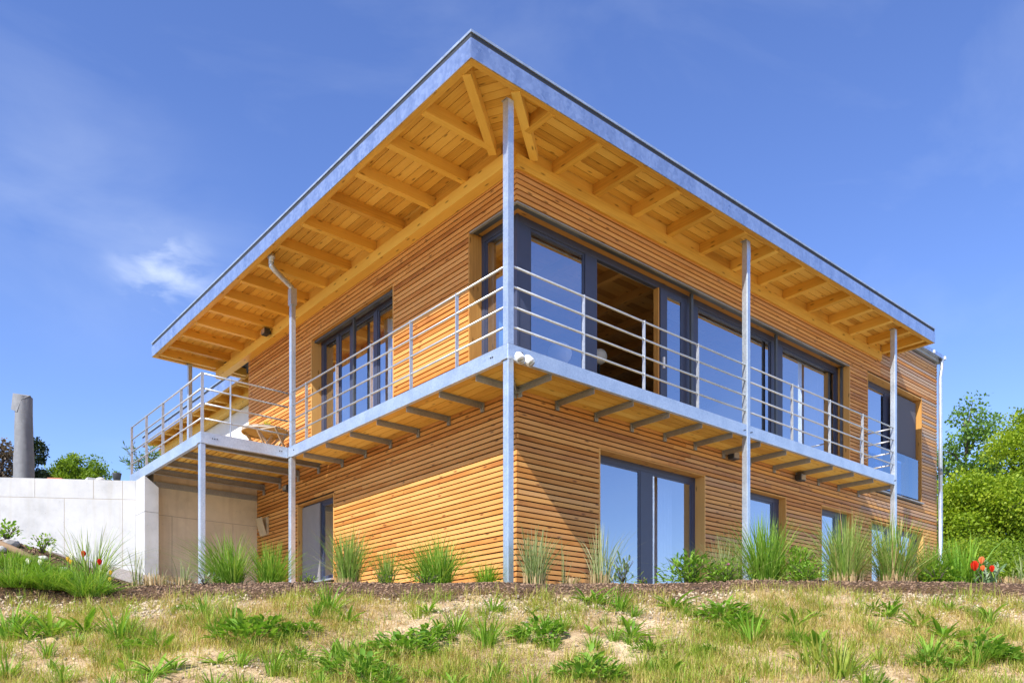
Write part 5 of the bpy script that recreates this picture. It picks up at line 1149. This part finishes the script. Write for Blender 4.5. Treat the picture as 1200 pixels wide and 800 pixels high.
hgt = np.ones(n_); m_ = cn_ * per; hgt[-m_:] = np.repeat(g.uniform(.9, 2.0, cn_), per); dry[-m_:] = np.clip(np.repeat(ctint, per) + g.normal(0, .08, m_), 0, 1)
bg = np_obj('bank_grass', *blades(gxy(d_, l_) - np.array([0, 0, .008]), hgt * g.uniform(.035, .13, n_) * (1.2 - .35 * dry), g.uniform(0, 6.28, n_), g.uniform(.1, 1.3, n_), g.uniform(.0025, .006, n_), np.clip(.12 + .8 * dry, 0, 1), .1), 'bank_grass')
kind(bg, 'stuff'); bg['label'] = 'short patchy green and dry grass covering the bank'; bg['category'] = 'grass'
d_, l_ = scatter(110000, 5.0, 9.2, lambda d, l: np.clip(patchy(d, l, 1.3, 2.2), .15, 1) * .8)
n_ = len(d_)
lit = np_obj('straw_litter', *blades(gxy(d_, l_) + np.array([0, 0, .004]) + g.uniform(0, .012, (n_, 1)) * np.array([0, 0, 1]), g.uniform(.03, .11, n_), g.uniform(0, 6.28, n_), g.uniform(2.0, 9.0, n_) * .22 + 1.2, g.uniform(.002, .005, n_), g.uniform(0, 1, n_), .35), 'straw')
kind(lit, 'stuff'); lit['label'] = 'dead straw lying over the sandy bank'; lit['category'] = 'straw'
def chips(name, n, d0, d1, dens, smin, smax, flat, mat, label, cat):
    d, l = scatter(n, d0, d1, dens); n = len(d); p = gxy(d, l); s = g.uniform(smin, smax, n); yaw = g.uniform(0, 6.28, n); tilt = g.normal(0, .35, (n, 2))
    base = np.array([(-1, -.5, -1), (1, -.6, -1), (.9, .5, -1), (-.8, .6, -1), (-.8, -.4, 1), (.7, -.4, 1), (.8, .4, 1), (-.7, .4, 1)]) * .5
    B = base[None] * s[:, None, None] * np.array([1, 1, flat]) * g.uniform(.7, 1.3, (n, 8, 3))
    cx_, sx_ = np.cos(yaw)[:, None], np.sin(yaw)[:, None]; X = B[:, :, 0] * cx_ - B[:, :, 1] * sx_; Y = B[:, :, 0] * sx_ + B[:, :, 1] * cx_; Z = B[:, :, 2] + X * tilt[:, :1] + Y * tilt[:, 1:]
    V = np.stack([X, Y, Z], 2) + p[:, None, :] + np.array([0, 0, 1]) * (s * flat * .3)[:, None, None]
    q = (np.arange(n) * 8)[:, None, None] + np.array(BOXF)[None]; o = np_obj(name, V.reshape(-1, 3), q.reshape(-1, 4), np.zeros((0, 3)), np.repeat(g.uniform(0, 1, n), 6), [], mat)
    kind(o, 'stuff'); o['label'] = label; o['category'] = cat
chips('bark_mulch', 13000, 8.6, 10.6, lambda d, l: np.clip((d - 8.6) / .4, 0, 1), .012, .045, .35, 'chip', 'dark bark mulch strip along the planting bed', 'mulch')
chips('gravel', 12000, 7.9, 8.9, lambda d, l: np.clip((patchy(d, l, 1.2, .6) - .2) * 1.6, 0, 1) * np.clip((d - 7.9) / .4, 0, 1), .012, .04, .6, 'pebble', 'pale gravel and wood chips below the mulch strip', 'gravel')
chips('soil_clods', 9000, 5.0, 8.9, lambda d, l: np.clip((.55 - patchy(d, l, 1.0, 1.3)) * 2, .03, 1) * .6, .006, .035, .7, 'pebble', 'sandy crumbs and small clods on the bare bank', 'soil')

for o in bpy.data.objects:
    if '_mesh' in o: del o['_mesh']
